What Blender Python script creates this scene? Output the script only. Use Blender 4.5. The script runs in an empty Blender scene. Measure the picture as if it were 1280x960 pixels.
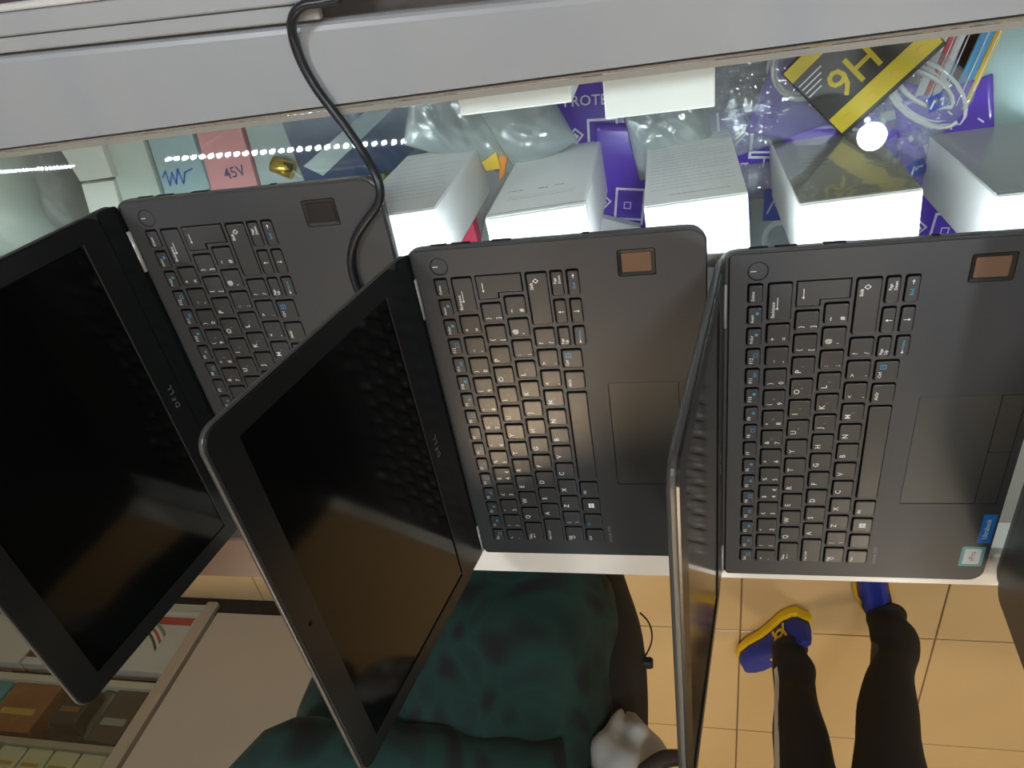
import bpy, bmesh, math, random
import numpy as np
from mathutils import Vector, Matrix
R_ = math.radians
random.seed(7)
rng = np.random.default_rng(7)
scn = bpy.context.scene
C = scn.collection

# ------------------------------------------------------------------ camera
# measured in millimetres against the laptop keyboards: origin = number row of the
# third laptop, z = 0 on the keyboard deck, the floor 925 mm below it
FLOOR = -925.0
GLASS = -18.0
CAM = np.array([357.742, 69.897, 452.894])
ROT = np.array([[-0.15208261, -0.97350522, -0.17075848],
                [-0.82881500, 0.03149088, 0.55863586],
                [-0.53845759, 0.22648599, -0.81164495]])
FPX = 883.65
def W(x, y, z): return Vector((x / 1000, y / 1000, (z - FLOOR) / 1000))
def ray(u, v): return ROT.T @ np.array([(u - 640) / FPX, (v - 480) / FPX, 1.0])
def onz(u, v, z): d = ray(u, v); return CAM + d * ((z - CAM[2]) / d[2])
def onx(u, v, x): d = ray(u, v); return CAM + d * ((x - CAM[0]) / d[0])
cam_d = bpy.data.cameras.new('camera'); cam = bpy.data.objects.new('camera', cam_d); C.objects.link(cam)
cam_d.sensor_fit = 'HORIZONTAL'; cam_d.sensor_width = 36; cam_d.lens = FPX / 1280 * 36; cam_d.clip_start = 0.02
M = Matrix.Identity(4)
for i in range(3):
    M[i][0] = ROT[0][i]; M[i][1] = -ROT[1][i]; M[i][2] = -ROT[2][i]
M.translation = W(*CAM); cam.matrix_world = M
scn.camera = cam

# ------------------------------------------------------------------ world and exposure
wd = bpy.data.worlds.new('world'); scn.world = wd; wd.use_nodes = True
wd.node_tree.nodes['Background'].inputs[0].default_value = (0.55, 0.48, 0.40, 1)
wd.node_tree.nodes['Background'].inputs[1].default_value = 0.05
scn.view_settings.view_transform = 'Standard'; scn.view_settings.look = 'None'
scn.view_settings.exposure = 0.0; scn.view_settings.gamma = 1.0
scn.view_settings.use_curve_mapping = False
CEIL = 2.80
LAMPS = [(-0.345, -0.535, 0.040, 'small'), (-1.52, 0.70, 0.17, 'amber'), (-2.4, -0.9, 0.17, 'warm'), (0.95, 1.25, 0.20, 'cool'), (-2.6, 2.2, 0.16, 'warm'), (0.95, -0.35, 0.20, 'cool'), (-0.9, -1.9, 0.16, 'warm')]
LAMP_E = 58.0
LED_E = 200.0

# ------------------------------------------------------------------ materials
MATS = {}
def mat(name, col, rough=.5, metal=0, spec=.5, emit=None, es=0, noise=None, bump=0, bscale=200, coat=0):
    if name in MATS: return MATS[name]
    m = bpy.data.materials.new(name); m.use_nodes = True
    nt = m.node_tree; b = nt.nodes['Principled BSDF']
    b.inputs['Base Color'].default_value = (*col, 1); b.inputs['Roughness'].default_value = rough
    b.inputs['Metallic'].default_value = metal; b.inputs['Specular IOR Level'].default_value = spec
    b.inputs['Coat Weight'].default_value = coat
    if emit:
        b.inputs['Emission Color'].default_value = (*emit, 1); b.inputs['Emission Strength'].default_value = es
    if noise or bump:
        tc = nt.nodes.new('ShaderNodeTexCoord'); n = nt.nodes.new('ShaderNodeTexNoise')
        n.inputs['Scale'].default_value = noise[0] if noise else bscale; n.inputs['Detail'].default_value = 4
        nt.links.new(tc.outputs['Object'], n.inputs['Vector'])
        if noise:
            mx = nt.nodes.new('ShaderNodeMix'); mx.data_type = 'RGBA'
            mx.inputs[6].default_value = (*[c * (1 - noise[1]) for c in col], 1)
            mx.inputs[7].default_value = (*[min(1, c * (1 + noise[1])) for c in col], 1)
            nt.links.new(n.outputs['Fac'], mx.inputs[0]); nt.links.new(mx.outputs[2], b.inputs['Base Color'])
        if bump:
            n2 = nt.nodes.new('ShaderNodeTexNoise'); n2.inputs['Scale'].default_value = bscale
            nt.links.new(tc.outputs['Object'], n2.inputs['Vector'])
            bp = nt.nodes.new('ShaderNodeBump'); bp.inputs['Strength'].default_value = bump; bp.inputs['Distance'].default_value = .002
            nt.links.new(n2.outputs['Fac'], bp.inputs['Height']); nt.links.new(bp.outputs[0], b.inputs['Normal'])
    MATS[name] = m; return m
def schlick(nt, f0):
    lw = nt.nodes.new('ShaderNodeLayerWeight'); lw.inputs[0].default_value = .5
    p = nt.nodes.new('ShaderNodeMath'); p.operation = 'POWER'; p.inputs[1].default_value = 5
    nt.links.new(lw.outputs['Facing'], p.inputs[0])
    m = nt.nodes.new('ShaderNodeMath'); m.operation = 'MULTIPLY_ADD'; m.inputs[1].default_value = 1 - f0; m.inputs[2].default_value = f0
    nt.links.new(p.outputs[0], m.inputs[0]); return m.outputs[0]
def glass(name, tint=(.96, .985, .97), f0=.042, rough=0.0, haze=0.0, hazecol=(.8, .85, .85), wrinkle=0, wscale=60):
    m = bpy.data.materials.new(name); m.use_nodes = True; nt = m.node_tree
    for n in list(nt.nodes): nt.nodes.remove(n)
    out = nt.nodes.new('ShaderNodeOutputMaterial'); tr = nt.nodes.new('ShaderNodeBsdfTransparent'); gl = nt.nodes.new('ShaderNodeBsdfGlossy')
    tr.inputs[0].default_value = (*tint, 1); gl.inputs['Roughness'].default_value = rough
    last = tr.outputs[0]
    if haze:
        df = nt.nodes.new('ShaderNodeBsdfDiffuse'); df.inputs[0].default_value = (*hazecol, 1)
        hx = nt.nodes.new('ShaderNodeMixShader'); hx.inputs[0].default_value = haze
        nt.links.new(tr.outputs[0], hx.inputs[1]); nt.links.new(df.outputs[0], hx.inputs[2]); last = hx.outputs[0]
    if wrinkle:
        tc = nt.nodes.new('ShaderNodeTexCoord'); n = nt.nodes.new('ShaderNodeTexNoise'); n.inputs['Scale'].default_value = wscale; n.inputs['Distortion'].default_value = 1.0
        nt.links.new(tc.outputs['Object'], n.inputs['Vector'])
        bp = nt.nodes.new('ShaderNodeBump'); bp.inputs['Strength'].default_value = wrinkle; bp.inputs['Distance'].default_value = .004
        nt.links.new(n.outputs['Fac'], bp.inputs['Height']); nt.links.new(bp.outputs[0], gl.inputs['Normal'])
    mx = nt.nodes.new('ShaderNodeMixShader'); nt.links.new(schlick(nt, f0), mx.inputs[0])
    nt.links.new(last, mx.inputs[1]); nt.links.new(gl.outputs[0], mx.inputs[2]); nt.links.new(mx.outputs[0], out.inputs[0])
    MATS[name] = m; return m

mat('deck', (.046, .048, .053), .40, spec=.5, bump=.06, bscale=1800)
mat('shell', (.050, .051, .051), .38, spec=.5)
mat('well', (.004, .004, .004), .7, spec=.2)
mat('key', (.050, .050, .051), .30, spec=.55, bump=.04, bscale=1500)
mat('bezel', (.010, .011, .012), .27, spec=.5)
mat('rubber', (.012, .012, .012), .6)
mat('lcd', (.0022, .0022, .0024), .10, spec=.40)
mat('legend', (.85, .87, .88), .6); mat('legend_blue', (.05, .34, .62), .6); mat('legend_grey', (.22, .23, .24), .6)
mat('hinge', (.50, .51, .52), .3, metal=.35)
mat('logo', (.26, .26, .26), .35, metal=.3)
mat('sensor', (.20, .12, .08), .25, metal=.3); mat('sensor_dark', (.012, .012, .013), .4)
mat('pad', (.052, .052, .050), .36)
mat('sticker_blue', (.02, .20, .62), .4); mat('sticker_cyan', (.10, .42, .48), .35); mat('sticker_white', (.75, .80, .82), .35)
mat('white_paint', (.90, .85, .76), .35); mat('board', (.27, .285, .305), .38, noise=(30, .03))  # board is white; its grey carries the shade of someone standing behind it
mat('board_core', (.24, .20, .15), .8, noise=(400, .4)); mat('trunking', (.29, .305, .32), .35); mat('sealant', (.22, .21, .185), .5)
mat('brown_panel', (.10, .055, .035), .35, noise=(12, .12)); mat('dark_wood', (.045, .034, .028), .5, noise=(9, .35))
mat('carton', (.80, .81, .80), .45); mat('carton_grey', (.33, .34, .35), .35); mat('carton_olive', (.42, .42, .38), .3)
mat('print_grey', (.30, .31, .32), .7); mat('purple', (.10, .045, .46), .22, noise=(30, .2), coat=.5); mat('print_white', (.78, .78, .86), .5)
mat('violet_dark', (.03, .04, .16), .3); mat('navy', (.035, .06, .14), .25, noise=(25, .3), coat=.4)
mat('yellow', (.72, .56, .03), .35); mat('black_card', (.02, .025, .03), .3); mat('book_blue', (.02, .19, .44), .4); mat('book_blue_light', (.05, .30, .55), .4)
mat('red', (.55, .05, .05), .4); mat('paper', (.72, .73, .72), .6); mat('cable_white', (.80, .80, .80), .35); mat('label_blue', (.03, .07, .36), .4)
mat('pink', (.72, .32, .36), .45, noise=(14, .08)); mat('pouch_blue', (.36, .50, .56), .45, noise=(12, .08)); mat('pouch_grey', (.42, .50, .54), .45, noise=(12, .1)); mat('pouch_pale', (.56, .62, .60), .45, noise=(12, .1))
mat('ink', (.10, .08, .20), .8); mat('ink_blue', (.05, .15, .6), .8); mat('gold', (.75, .52, .12), .25, metal=1); mat('green_felt', (.35, .42, .18), .7, noise=(60, .3))
mat('orange', (.70, .25, .03), .45); mat('amber', (.80, .55, .05), .45); mat('grey_card', (.24, .25, .26), .5, noise=(60, .2)); mat('magenta', (.75, .08, .16), .45)
mat('holo', (.30, .42, .42), .38, metal=.4)
mat('cord', (.010, .012, .017), .38)
mat('tape', (.5, .5, .5), .5); mat('led', (1, 1, 1), .5, emit=(.86, .93, 1.0), es=LED_E)
mat('case_floor', (.50, .52, .52), .5); mat('case_white', (.62, .62, .62), .5)
mat('aluminium', (.38, .35, .30), .4, metal=.35); mat('panel_cream', (.40, .36, .30), .5, noise=(5, .06)); mat('plinth', (.012, .011, .011), .6)
mat('shelf_edge', (.55, .52, .46), .5); mat('dark_item', (.03, .032, .034), .4); mat('teal_item', (.03, .25, .33), .5); mat('rust', (.22, .08, .03), .5, noise=(20, .5)); mat('ochre', (.40, .27, .05), .5, noise=(30, .4)); mat('beige_box', (.48, .45, .30), .6)
mat('pack_white', (.62, .60, .64), .4); mat('pack_red', (.50, .03, .04), .4); mat('pack_blue', (.04, .06, .22), .4); mat('dark_red', (.10, .015, .02), .5)
mat('tile', (.54, .40, .215), .22, noise=(2.2, .07)); mat('grout', (.22, .15, .09), .8)
mat('wall_paint', (.62, .56, .46), .7); mat('ceiling_paint', (.72, .69, .63), .7)
mat('lamp_rim', (.8, .8, .8), .4); mat('glow_warm', (1, 1, 1), .5, emit=(1.0, .84, .62), es=LAMP_E); mat('glow_amber', (1, 1, 1), .5, emit=(1.0, .74, .47), es=LAMP_E * 1.2); mat('glow_cool', (1, 1, 1), .5, emit=(.90, .96, 1.0), es=LAMP_E * .95); mat('glow_small', (1, 1, 1), .5, emit=(.95, .97, 1), es=LAMP_E * 5)
mat('shoe_blue', (.015, .03, .30), .5, noise=(40, .25)); mat('shoe_yellow', (.80, .55, .01), .45); mat('black_cloth', (.011, .010, .010), .85, noise=(25, .3)); mat('stripe_cloth', (.55, .55, .56), .8)
mat('skin', (.028, .017, .012), .5); mat('hair', (.008, .007, .007), .7); mat('eye', (.7, .7, .68), .2); mat('tee_grey', (.10, .10, .11), .9); mat('grey_cloth', (.52, .51, .49), .9, noise=(14, .22), bump=1.0, bscale=38)
glass('pane', (.955, .98, .97), .045)
glass('pane_far', (.90, .93, .90), .045)
glass('film', (.89, .92, .93), .10, .08, .17, (.82, .88, .90), wrinkle=.8, wscale=55)
glass('film_milky', (.82, .87, .87), .09, .12, .42, (.62, .70, .70), wrinkle=.5, wscale=40)
glass('wrap', (.95, .96, .95), .05, .05, .03, wrinkle=.15, wscale=30)
def plaid():
    m = bpy.data.materials.new('plaid_cloth'); m.use_nodes = True; nt = m.node_tree; b = nt.nodes['Principled BSDF']; b.inputs['Roughness'].default_value = .9
    tc = nt.nodes.new('ShaderNodeTexCoord'); sp = nt.nodes.new('ShaderNodeSeparateXYZ')
    n = nt.nodes.new('ShaderNodeTexNoise'); n.inputs['Scale'].default_value = 7
    mxv = nt.nodes.new('ShaderNodeMix'); mxv.data_type = 'VECTOR'; mxv.inputs[0].default_value = .16
    nt.links.new(tc.outputs['Object'], n.inputs['Vector']); nt.links.new(tc.outputs['Object'], mxv.inputs[4]); nt.links.new(n.outputs['Color'], mxv.inputs[5])
    nt.links.new(mxv.outputs[1], sp.inputs[0])
    def band(sock, f, lo, hi):
        s = nt.nodes.new('ShaderNodeMath'); s.operation = 'MULTIPLY'; s.inputs[1].default_value = f; nt.links.new(sock, s.inputs[0])
        q = nt.nodes.new('ShaderNodeMath'); q.operation = 'SINE'; nt.links.new(s.outputs[0], q.inputs[0])
        r = nt.nodes.new('ShaderNodeMapRange'); r.interpolation_type = 'SMOOTHSTEP'; r.inputs[1].default_value = lo; r.inputs[2].default_value = hi; nt.links.new(q.outputs[0], r.inputs[0]); return r.outputs[0]
    add = nt.nodes.new('ShaderNodeMath'); add.operation = 'ADD'; nt.links.new(sp.outputs[0], add.inputs[0]); nt.links.new(sp.outputs[1], add.inputs[1])
    a = band(add.outputs[0], 118, -1, 1); c = band(sp.outputs[2], 118, -1, 1)
    mu = nt.nodes.new('ShaderNodeMath'); mu.operation = 'MULTIPLY'; nt.links.new(a, mu.inputs[0]); nt.links.new(c, mu.inputs[1])
    av = nt.nodes.new('ShaderNodeMath'); av.operation = 'ADD'; nt.links.new(a, av.inputs[0]); nt.links.new(c, av.inputs[1])
    cr = nt.nodes.new('ShaderNodeValToRGB'); e = cr.color_ramp.elements
    e[0].position = 0; e[0].color = (.010, .030, .026, 1); e[1].position = 1; e[1].color = (.009, .012, .012, 1)
    x = cr.color_ramp.elements.new(.45); x.color = (.010, .042, .034, 1)
    hv = nt.nodes.new('ShaderNodeMath'); hv.operation = 'MULTIPLY'; hv.inputs[1].default_value = .5; nt.links.new(av.outputs[0], hv.inputs[0])
    nt.links.new(hv.outputs[0], cr.inputs[0]); nt.links.new(cr.outputs[0], b.inputs['Base Color']); MATS['plaid'] = m
plaid()

# ------------------------------------------------------------------ mesh helpers
class MB:
    def __init__(s): s.v = []; s.f = []; s.m = []; s.mats = []; s.sm = []
    def mi(s, m):
        if m not in s.mats: s.mats.append(m)
        return s.mats.index(m)
    def add(s, vs, fs, m, smooth=False):
        o = len(s.v); k = s.mi(m); s.v += [tuple(v) for v in vs]
        for f in fs: s.f.append([i + o for i in f]); s.m.append(k); s.sm.append(smooth)
    def loft(s, rings, m, cap0=True, cap1=True, smooth=False, closed=True):
        n = len(rings[0]); vs = [p for r in rings for p in r]; fs = []
        for a in range(len(rings) - 1):
            for i in range(n if closed else n - 1):
                j = (i + 1) % n; fs.append([a * n + i, a * n + j, (a + 1) * n + j, (a + 1) * n + i])
        if cap0: fs.append(list(range(n))[::-1])
        if cap1: fs.append([(len(rings) - 1) * n + i for i in range(n)])
        s.add(vs, fs, m, smooth)
    def box(s, a, b, m, bev=0):
        x0, y0, z0 = [min(p, q) for p, q in zip(a, b)]; x1, y1, z1 = [max(p, q) for p, q in zip(a, b)]
        e = min(bev, (x1 - x0) / 3, (y1 - y0) / 3, (z1 - z0) / 3)
        def rect(i, z): return [(x0 + i, y0 + i, z), (x1 - i, y0 + i, z), (x1 - i, y1 - i, z), (x0 + i, y1 - i, z)]
        if e <= 0: s.loft([rect(0, z0), rect(0, z1)], m)
        else: s.loft([rr(x0 + e, y0 + e, x1 - e, y1 - e, e * .6, z0, 1), rr(x0, y0, x1, y1, e, z0 + e, 1), rr(x0, y0, x1, y1, e, z1 - e, 1), rr(x0 + e, y0 + e, x1 - e, y1 - e, e * .6, z1, 1)], m)
    def tube(s, pts, r, m, n=8, smooth=True):
        P = [Vector(p) for p in pts]; rings = []
        rs = r if isinstance(r, (list, tuple)) else [r] * len(P); up = None
        for i, p in enumerate(P):
            t = (P[min(i + 1, len(P) - 1)] - P[max(i - 1, 0)]).normalized()
            if up is None: up = t.orthogonal().normalized()
            up = (up - t * up.dot(t)).normalized(); w = t.cross(up)
            rings.append([p + (up * math.cos(a) + w * math.sin(a)) * rs[i] for a in [2 * math.pi * k / n for k in range(n)]])
        s.loft(rings, m, smooth=smooth)
    def cyl(s, c, r, z0, z1, m, n=24, bev=0, smooth=False):
        def ring(rr_, z): return [(c[0] + rr_ * math.cos(2 * math.pi * k / n), c[1] + rr_ * math.sin(2 * math.pi * k / n), z) for k in range(n)]
        s.loft([ring(r, z0), ring(r, z1)] if not bev else [ring(r - bev, z0), ring(r, z0 + bev), ring(r, z1 - bev), ring(r - bev, z1)], m)
    def build(s, name, parent=None, loc=None, rz=0, scale=1):
        me = bpy.data.meshes.new(name); vs = s.v if scale == 1 else [(x * scale, y * scale, z * scale) for x, y, z in s.v]
        me.from_pydata(vs, [], s.f)
        for m in s.mats: me.materials.append(MATS[m] if isinstance(m, str) else m)
        me.polygons.foreach_set('material_index', s.m); me.polygons.foreach_set('use_smooth', s.sm)
        bm = bmesh.new(); bm.from_mesh(me); bmesh.ops.recalc_face_normals(bm, faces=bm.faces); bm.to_mesh(me); bm.free(); me.update()
        o = bpy.data.objects.new(name, me); C.objects.link(o); o.parent = parent
        if loc is not None: o.location = loc
        o.rotation_euler = (0, 0, rz); return o
def rr(x0, y0, x1, y1, r, z, seg=3):
    r = min(r, (x1 - x0) / 2 - 1e-7, (y1 - y0) / 2 - 1e-7); out = []
    for cx, cy, a0 in ((x1 - r, y1 - r, 0), (x0 + r, y1 - r, 90), (x0 + r, y0 + r, 180), (x1 - r, y0 + r, 270)):
        for k in range(seg + 1):
            a = R_(a0 + 90 * k / seg); out.append((cx + r * math.cos(a), cy + r * math.sin(a), z))
    return out
def tag(o, label, cat, group=None, kind=None):
    if label: o['label'] = label
    if cat: o['category'] = cat
    if group: o['group'] = group
    if kind: o['kind'] = kind
    return o
def thing(name, label, cat, loc=(0, 0, 0), rz=0, group=None):
    o = bpy.data.objects.new(name, None); o.empty_display_size = .05; C.objects.link(o); o.location = loc; o.rotation_euler = (0, 0, rz)
    return tag(o, label, cat, group)
def copy_tree(o, parent=None):
    c = o.copy(); C.objects.link(c); c.parent = parent
    for ch in list(o.children): copy_tree(ch, c)
    return c
_txt = {}
def text2d(s, size):
    """outline of a word as flat (verts, faces), lower-left at 0,0"""
    if s not in _txt:
        cu = bpy.data.curves.new('t', 'FONT'); cu.body = s; cu.size = 1; cu.resolution_u = 2; cu.offset = .009
        ob = bpy.data.objects.new('t', cu); C.objects.link(ob)
        me = ob.evaluated_get(bpy.context.evaluated_depsgraph_get()).to_mesh()
        v = [(p.co.x, p.co.y) for p in me.vertices]; f = [list(p.vertices) for p in me.polygons]
        ob.evaluated_get(bpy.context.evaluated_depsgraph_get()).to_mesh_clear(); bpy.data.objects.remove(ob); bpy.data.curves.remove(cu)
        x0 = min([p[0] for p in v], default=0)
        _txt[s] = ([(x - x0, y) for x, y in v], f, max([p[0] for p in v], default=0) - x0)
    v, f, w = _txt[s]
    return [(x * size, y * size) for x, y in v], f, w * size
def put_text(mb, s, x, y, size, z, m, rot=0, hf=None, align='l', sx=1):
    v, f, w = text2d(s, size); c, si = math.cos(R_(rot)), math.sin(R_(rot)); off = {'l': 0, 'c': -w * sx / 2, 'r': -w * sx}[align]
    vs = []
    for a, b in v:
        a = a * sx + off; X = x + c * a - si * b; Y = y + si * a + c * b; vs.append((X, Y, z + (hf(X, Y) if hf else 0)))
    mb.add(vs, f, m)
def stroke(mb, pts, w, z, m, hf=None, closed=False):
    n = len(pts)
    for i in range(n if closed else n - 1):
        a = Vector(pts[i]); b = Vector(pts[(i + 1) % n]); d = (b - a)
        if d.length < 1e-9: continue
        d.normalize(); p = Vector((-d.y, d.x)) * w / 2; e = d * w / 2
        q = [a - e + p, a - e - p, b + e - p, b + e + p]
        mb.add([(k.x, k.y, z + (hf(k.x, k.y) if hf else 0)) for k in q], [[0, 1, 2, 3]], m)
def plate_with_holes(outer, holes, z0, z1):
    """flat plate with openings, as a curve turned into a mesh"""
    cu = bpy.data.curves.new('p', 'CURVE'); cu.dimensions = '2D'; cu.fill_mode = 'BOTH'; cu.extrude = (z1 - z0) / 2
    for poly in [outer] + holes:
        sp = cu.splines.new('POLY'); sp.points.add(len(poly) - 1); sp.use_cyclic_u = True
        for q, p in zip(sp.points, poly): q.co = (p[0], p[1], 0, 1)
    ob = bpy.data.objects.new('p', cu); C.objects.link(ob)
    ev = ob.evaluated_get(bpy.context.evaluated_depsgraph_get()); me = ev.to_mesh()
    v = [(p.co.x, p.co.y, p.co.z + (z0 + z1) / 2) for p in me.vertices]; f = [list(p.vertices) for p in me.polygons]
    ev.to_mesh_clear(); bpy.data.objects.remove(ob); bpy.data.curves.remove(cu)
    return v, f

# ------------------------------------------------------------------ room
floor = MB(); floor.box((-4.2, -3.2, -.06), (2.6, 4.2, -.006), 'grout'); fl = floor.build('floor'); fl['kind'] = 'structure'
P_ = .510; base = MB(); base.box((-P_ / 2 + .002, -P_ / 2 + .002, -.008), (P_ / 2 - .002, P_ / 2 - .002, 0), 'tile', .0012)
tile0 = None
for i in range(-5, 8):
    for j in range(-6, 9):
        cx = -1.440 - P_ / 2 + -i * P_ + P_ * 0; cy = -.088 + P_ / 2 + j * P_
        if not (-3.95 < cx < 2.35 and -2.95 < cy < 3.95): continue
        if tile0 is None: o = tile0 = base.build('tile', fl)
        else: o = tile0.copy(); C.objects.link(o); o.parent = fl
        o.location = (cx, cy, 0); o.rotation_euler = (0, 0, R_(90 * random.randrange(4)))
def struct(name, a, b, m): mb = MB(); mb.box(a, b, m); o = mb.build(name); o['kind'] = 'structure'; return o
struct('ceiling', (-4.2, -3.2, CEIL), (2.6, 4.2, CEIL + .1), 'ceiling_paint')
struct('wall_west', (-4.3, -3.2, 0), (-4.2, 4.2, CEIL), 'wall_paint'); struct('wall_east', (2.6, -3.2, 0), (2.7, 4.2, CEIL), 'wall_paint')
struct('wall_south', (-4.2, -3.3, 0), (2.6, -3.2, CEIL), 'wall_paint'); struct('wall_north', (-4.2, 4.2, 0), (2.6, 4.3, CEIL), 'wall_paint')
LN = ['small round ceiling downlight nearest above the laptops', 'warm round ceiling lamp over the aisle beside the green shirt', 'warm round ceiling lamp above the aisle beyond the blue shoes',
      'cool white ceiling lamp behind the counter near the cable trunking', 'warm round ceiling lamp above the far display cabinet', 'cool white ceiling lamp behind the counter near the phone boxes', 'warm round ceiling lamp at the open end of the aisle']
for (x, y, r, e), lab in zip(LAMPS, LN):
    t = thing('ceiling_downlight', lab, 'ceiling light', (x, y, CEIL), 0, 'round ceiling lights')
    mb = MB(); n = 32
    def ring(q, z): return [(q * math.cos(2 * math.pi * k / n), q * math.sin(2 * math.pi * k / n), z) for k in range(n)]
    mb.loft([ring(r * 1.02, -.010), ring(r * 1.12, -.012), ring(r * 1.18, -.006), ring(r * 1.18, 0)], 'lamp_rim', cap0=False); mb.build('rim', t)
    mb = MB(); mb.cyl((0, 0), r * 1.02, -.009, -.004, 'glow_' + e, n); mb.build('diffuser', t)

# ------------------------------------------------------------------ the glass counter
YA, YB = -640.0, 1250.0
XF, XB = -182.0, 340.0            # customer edge, shop-side edge
ZS = -222.0                       # glass shelf inside the case
ZL = -420.0                       # lower board of the case
ct = thing('display_counter', 'glass-topped shop counter with white front edge, laptops standing in a row on it', 'counter', W(80, 300, FLOOR))
def cpart(name, boxes, m, bev=0, label=None):
    mb = MB()
    for a, b in boxes:
        mb.box(tuple(W(*a) - W(80, 300, FLOOR)), tuple(W(*b) - W(80, 300, FLOOR)), m, bev)
    o = mb.build(name, ct)
    if label: o['label'] = label
    return o
cpart('glass_top', [((-142, YA, GLASS - 8), (271, YB, GLASS))], 'pane', label='clear glass counter top')
cpart('front_frame', [((XF, YA, GLASS - 40), (-142.5, 440, GLASS))], 'white_paint', .002, 'white front edge of the counter')
cpart('front_frame', [((-204, 440.5, GLASS - 40), (-142.5, YB, GLASS))], 'brown_panel', .002, 'brown front edge of the counter')
def bback(y): return 318 + .045 * (y - 100)
mb = MB(); O_ = W(80, 300, FLOOR)
def bsec(i, z): return [tuple(W(274 + min(i, 1.5), YA, z) - O_), tuple(W(bback(YA) - i, YA, z) - O_), tuple(W(bback(YB) - i, YB, z) - O_), tuple(W(274 + min(i, 1.5), YB, z) - O_)]
mb.loft([bsec(1, GLASS - 16), bsec(0, GLASS - 14), bsec(0, GLASS - 5), bsec(1.2, GLASS - 2), bsec(3.2, GLASS - .5), bsec(6, GLASS)], 'board'); mb.build('back_board', ct)['label'] = 'white melamine board behind the glass, shade put into its grey colour'
cpart('board_edge', [((272.5, YA, GLASS - 14), (273.9, YB, GLASS - 1.0))], 'board_core', 0, 'raw brown chipboard edge')
cpart('sealing_strip', [((268.6, YA, GLASS + .05), (272.3, YB, GLASS + .6))], 'sealant')
cpart('glass_shelf', [((-140, YA, ZS - 3), (300, YB, ZS))], 'pane')
cpart('lower_board', [((-150, YA, ZL - 18), (320, YB, ZL))], 'case_floor')
cpart('front_panel', [((-176, YA, FLOOR), (-152, YB, GLASS - 41))], 'panel_cream')
cpart('rear_panel', [((322, YA, FLOOR), (338, YB, GLASS - 60))], 'case_white')
cpart('end_panel', [((-150, YA, FLOOR), (320, YA + 16, GLASS - 45))], 'case_white'); cpart('end_panel', [((-150, YB - 16, FLOOR), (320, YB, GLASS - 45))], 'case_white')
# timber ledge behind, seen as the dark corner
o = MB(); o.box(tuple(W(306, YA, -76)), tuple(W(430, YB, -58)), 'dark_wood', .002); o = o.build('wooden_ledge'); tag(o, 'dark brown wooden ledge behind the cable trunking', 'ledge')
o.parent = ct; o.location = -W(80, 300, FLOOR); del o['category']; o.name = 'rear_ledge'
S0 = .001
# trunking on the board
t = thing('cable_trunking', 'pale grey plastic cable trunking along the back board, black cord leaving its end', 'cable duct', W(327, 279, GLASS), -math.atan(.045))
for nm, x0, x1, y0, h, m in (('channel', 0, 10, 0, 7, 'trunking'), ('cover', 10.2, 24, 4, 12, 'trunking'), ('lip', 24.4, 29, 4, 14, 'tape')):
    mb = MB(); mb.box((x0 * S0, y0 * S0, 0 if nm != 'lip' else -.003), (x1 * S0, .955, h * S0), m, .001); mb.build(nm, t)
# LED strip under the glass
def ledx(y): return 132 + .037 * (y + 150)
for (y0, y1, pitch, lab) in ((-560, 740, 13.0, 'white LED light strip fixed under the glass beside the phone boxes'), (884, 1230, 6.5, 'dense LED light strip at the far end of the counter')):
    t = thing('led_strip', lab, 'light strip', W(ledx((y0 + y1) / 2), (y0 + y1) / 2, GLASS - 11), math.atan(-.037))
    L = (y1 - y0) / 1000; mb = MB(); mb.box((-.005, -L / 2, .001), (.005, L / 2, .0029), 'tape'); mb.build('tape', t)
    s = .0022 if pitch > 10 else .0013
    mb = MB(); mb.box((-s, -s, -.0005), (s, s, .0009), 'led'); d0 = None; k = int((y1 - y0) / pitch)
    for i in range(k):
        if d0 is None: d = d0 = mb.build('diode', t)
        else: d = d0.copy(); C.objects.link(d); d.parent = t
        d.location = (0, -L / 2 + (i + .5) * pitch / 1000, 0)

# ------------------------------------------------------------------ laptops (mm in local space, base at z = 0, deck at z = 18)
DZ = 18.0; U_ = 18.6; VP = 18.39; S = .001
XL, XR = -137.5, 133.5
keys = []                      # (x0, x1, yc, h, legends)
def cell(i, off): return (-139.5 + (off + i) * U_, -139.5 + (off + i + 1) * U_)
H = 18.39
FN = ['Esc'] + ['F%d' % i for i in range(1, 13)] + ['PrtScr', 'Insert', 'Delete']
fw = (XR - XL) / 16
for i, n in enumerate(FN):
    lg = [('t', n, 'w', .9, 1.0, 3.1 if len(n) < 4 else 2.7)]
    if n not in ('F7', 'Delete', 'PrtScr'): lg.append(('i', i, 'b', .62, .30, 2.9))
    if n == 'PrtScr': lg.append(('i', 2, 'b', .66, .30, 2.4))
    keys.append((XL + i * fw, XL + (i + 1) * fw, 15.9, 12.6, lg))
top = '\u00ac!"\u00a3$%^&*()_+'; bot = '`1234567890-='
for i in range(13):
    x0, x1 = cell(i, 0); x0 = max(x0, XL)
    lg = [('t', top[i], 'w', 1.6, 1.2, 4.0), ('b', bot[i], 'w', 1.6, 1.2, 4.2)]
    if bot[i] == '4': lg.append(('br', '\u20ac', 'w', 2, 1.2, 3.6))
    if bot[i] in '789': lg.append(('m', bot[i], 'b' if bot[i] == '9' else 'g', 0, 0, 2.6))
    keys.append((x0, x1, 0, H, lg))
keys.append((cell(13, 0)[0], XR, 0, H, [('t', 'Backspace', 'w', 1.4, 1.2, 3.0), ('arrow', 'l', 'w', .45, .38, 9)]))
keys.append((XL, cell(0, 1.5)[0], -VP, H, [('t', 'Tab', 'w', 1.4, 1.2, 3.0), ('arrow', 'l', 'w', .28, .45, 5), ('arrow', 'r', 'w', .28, .25, 5)]))
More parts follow.
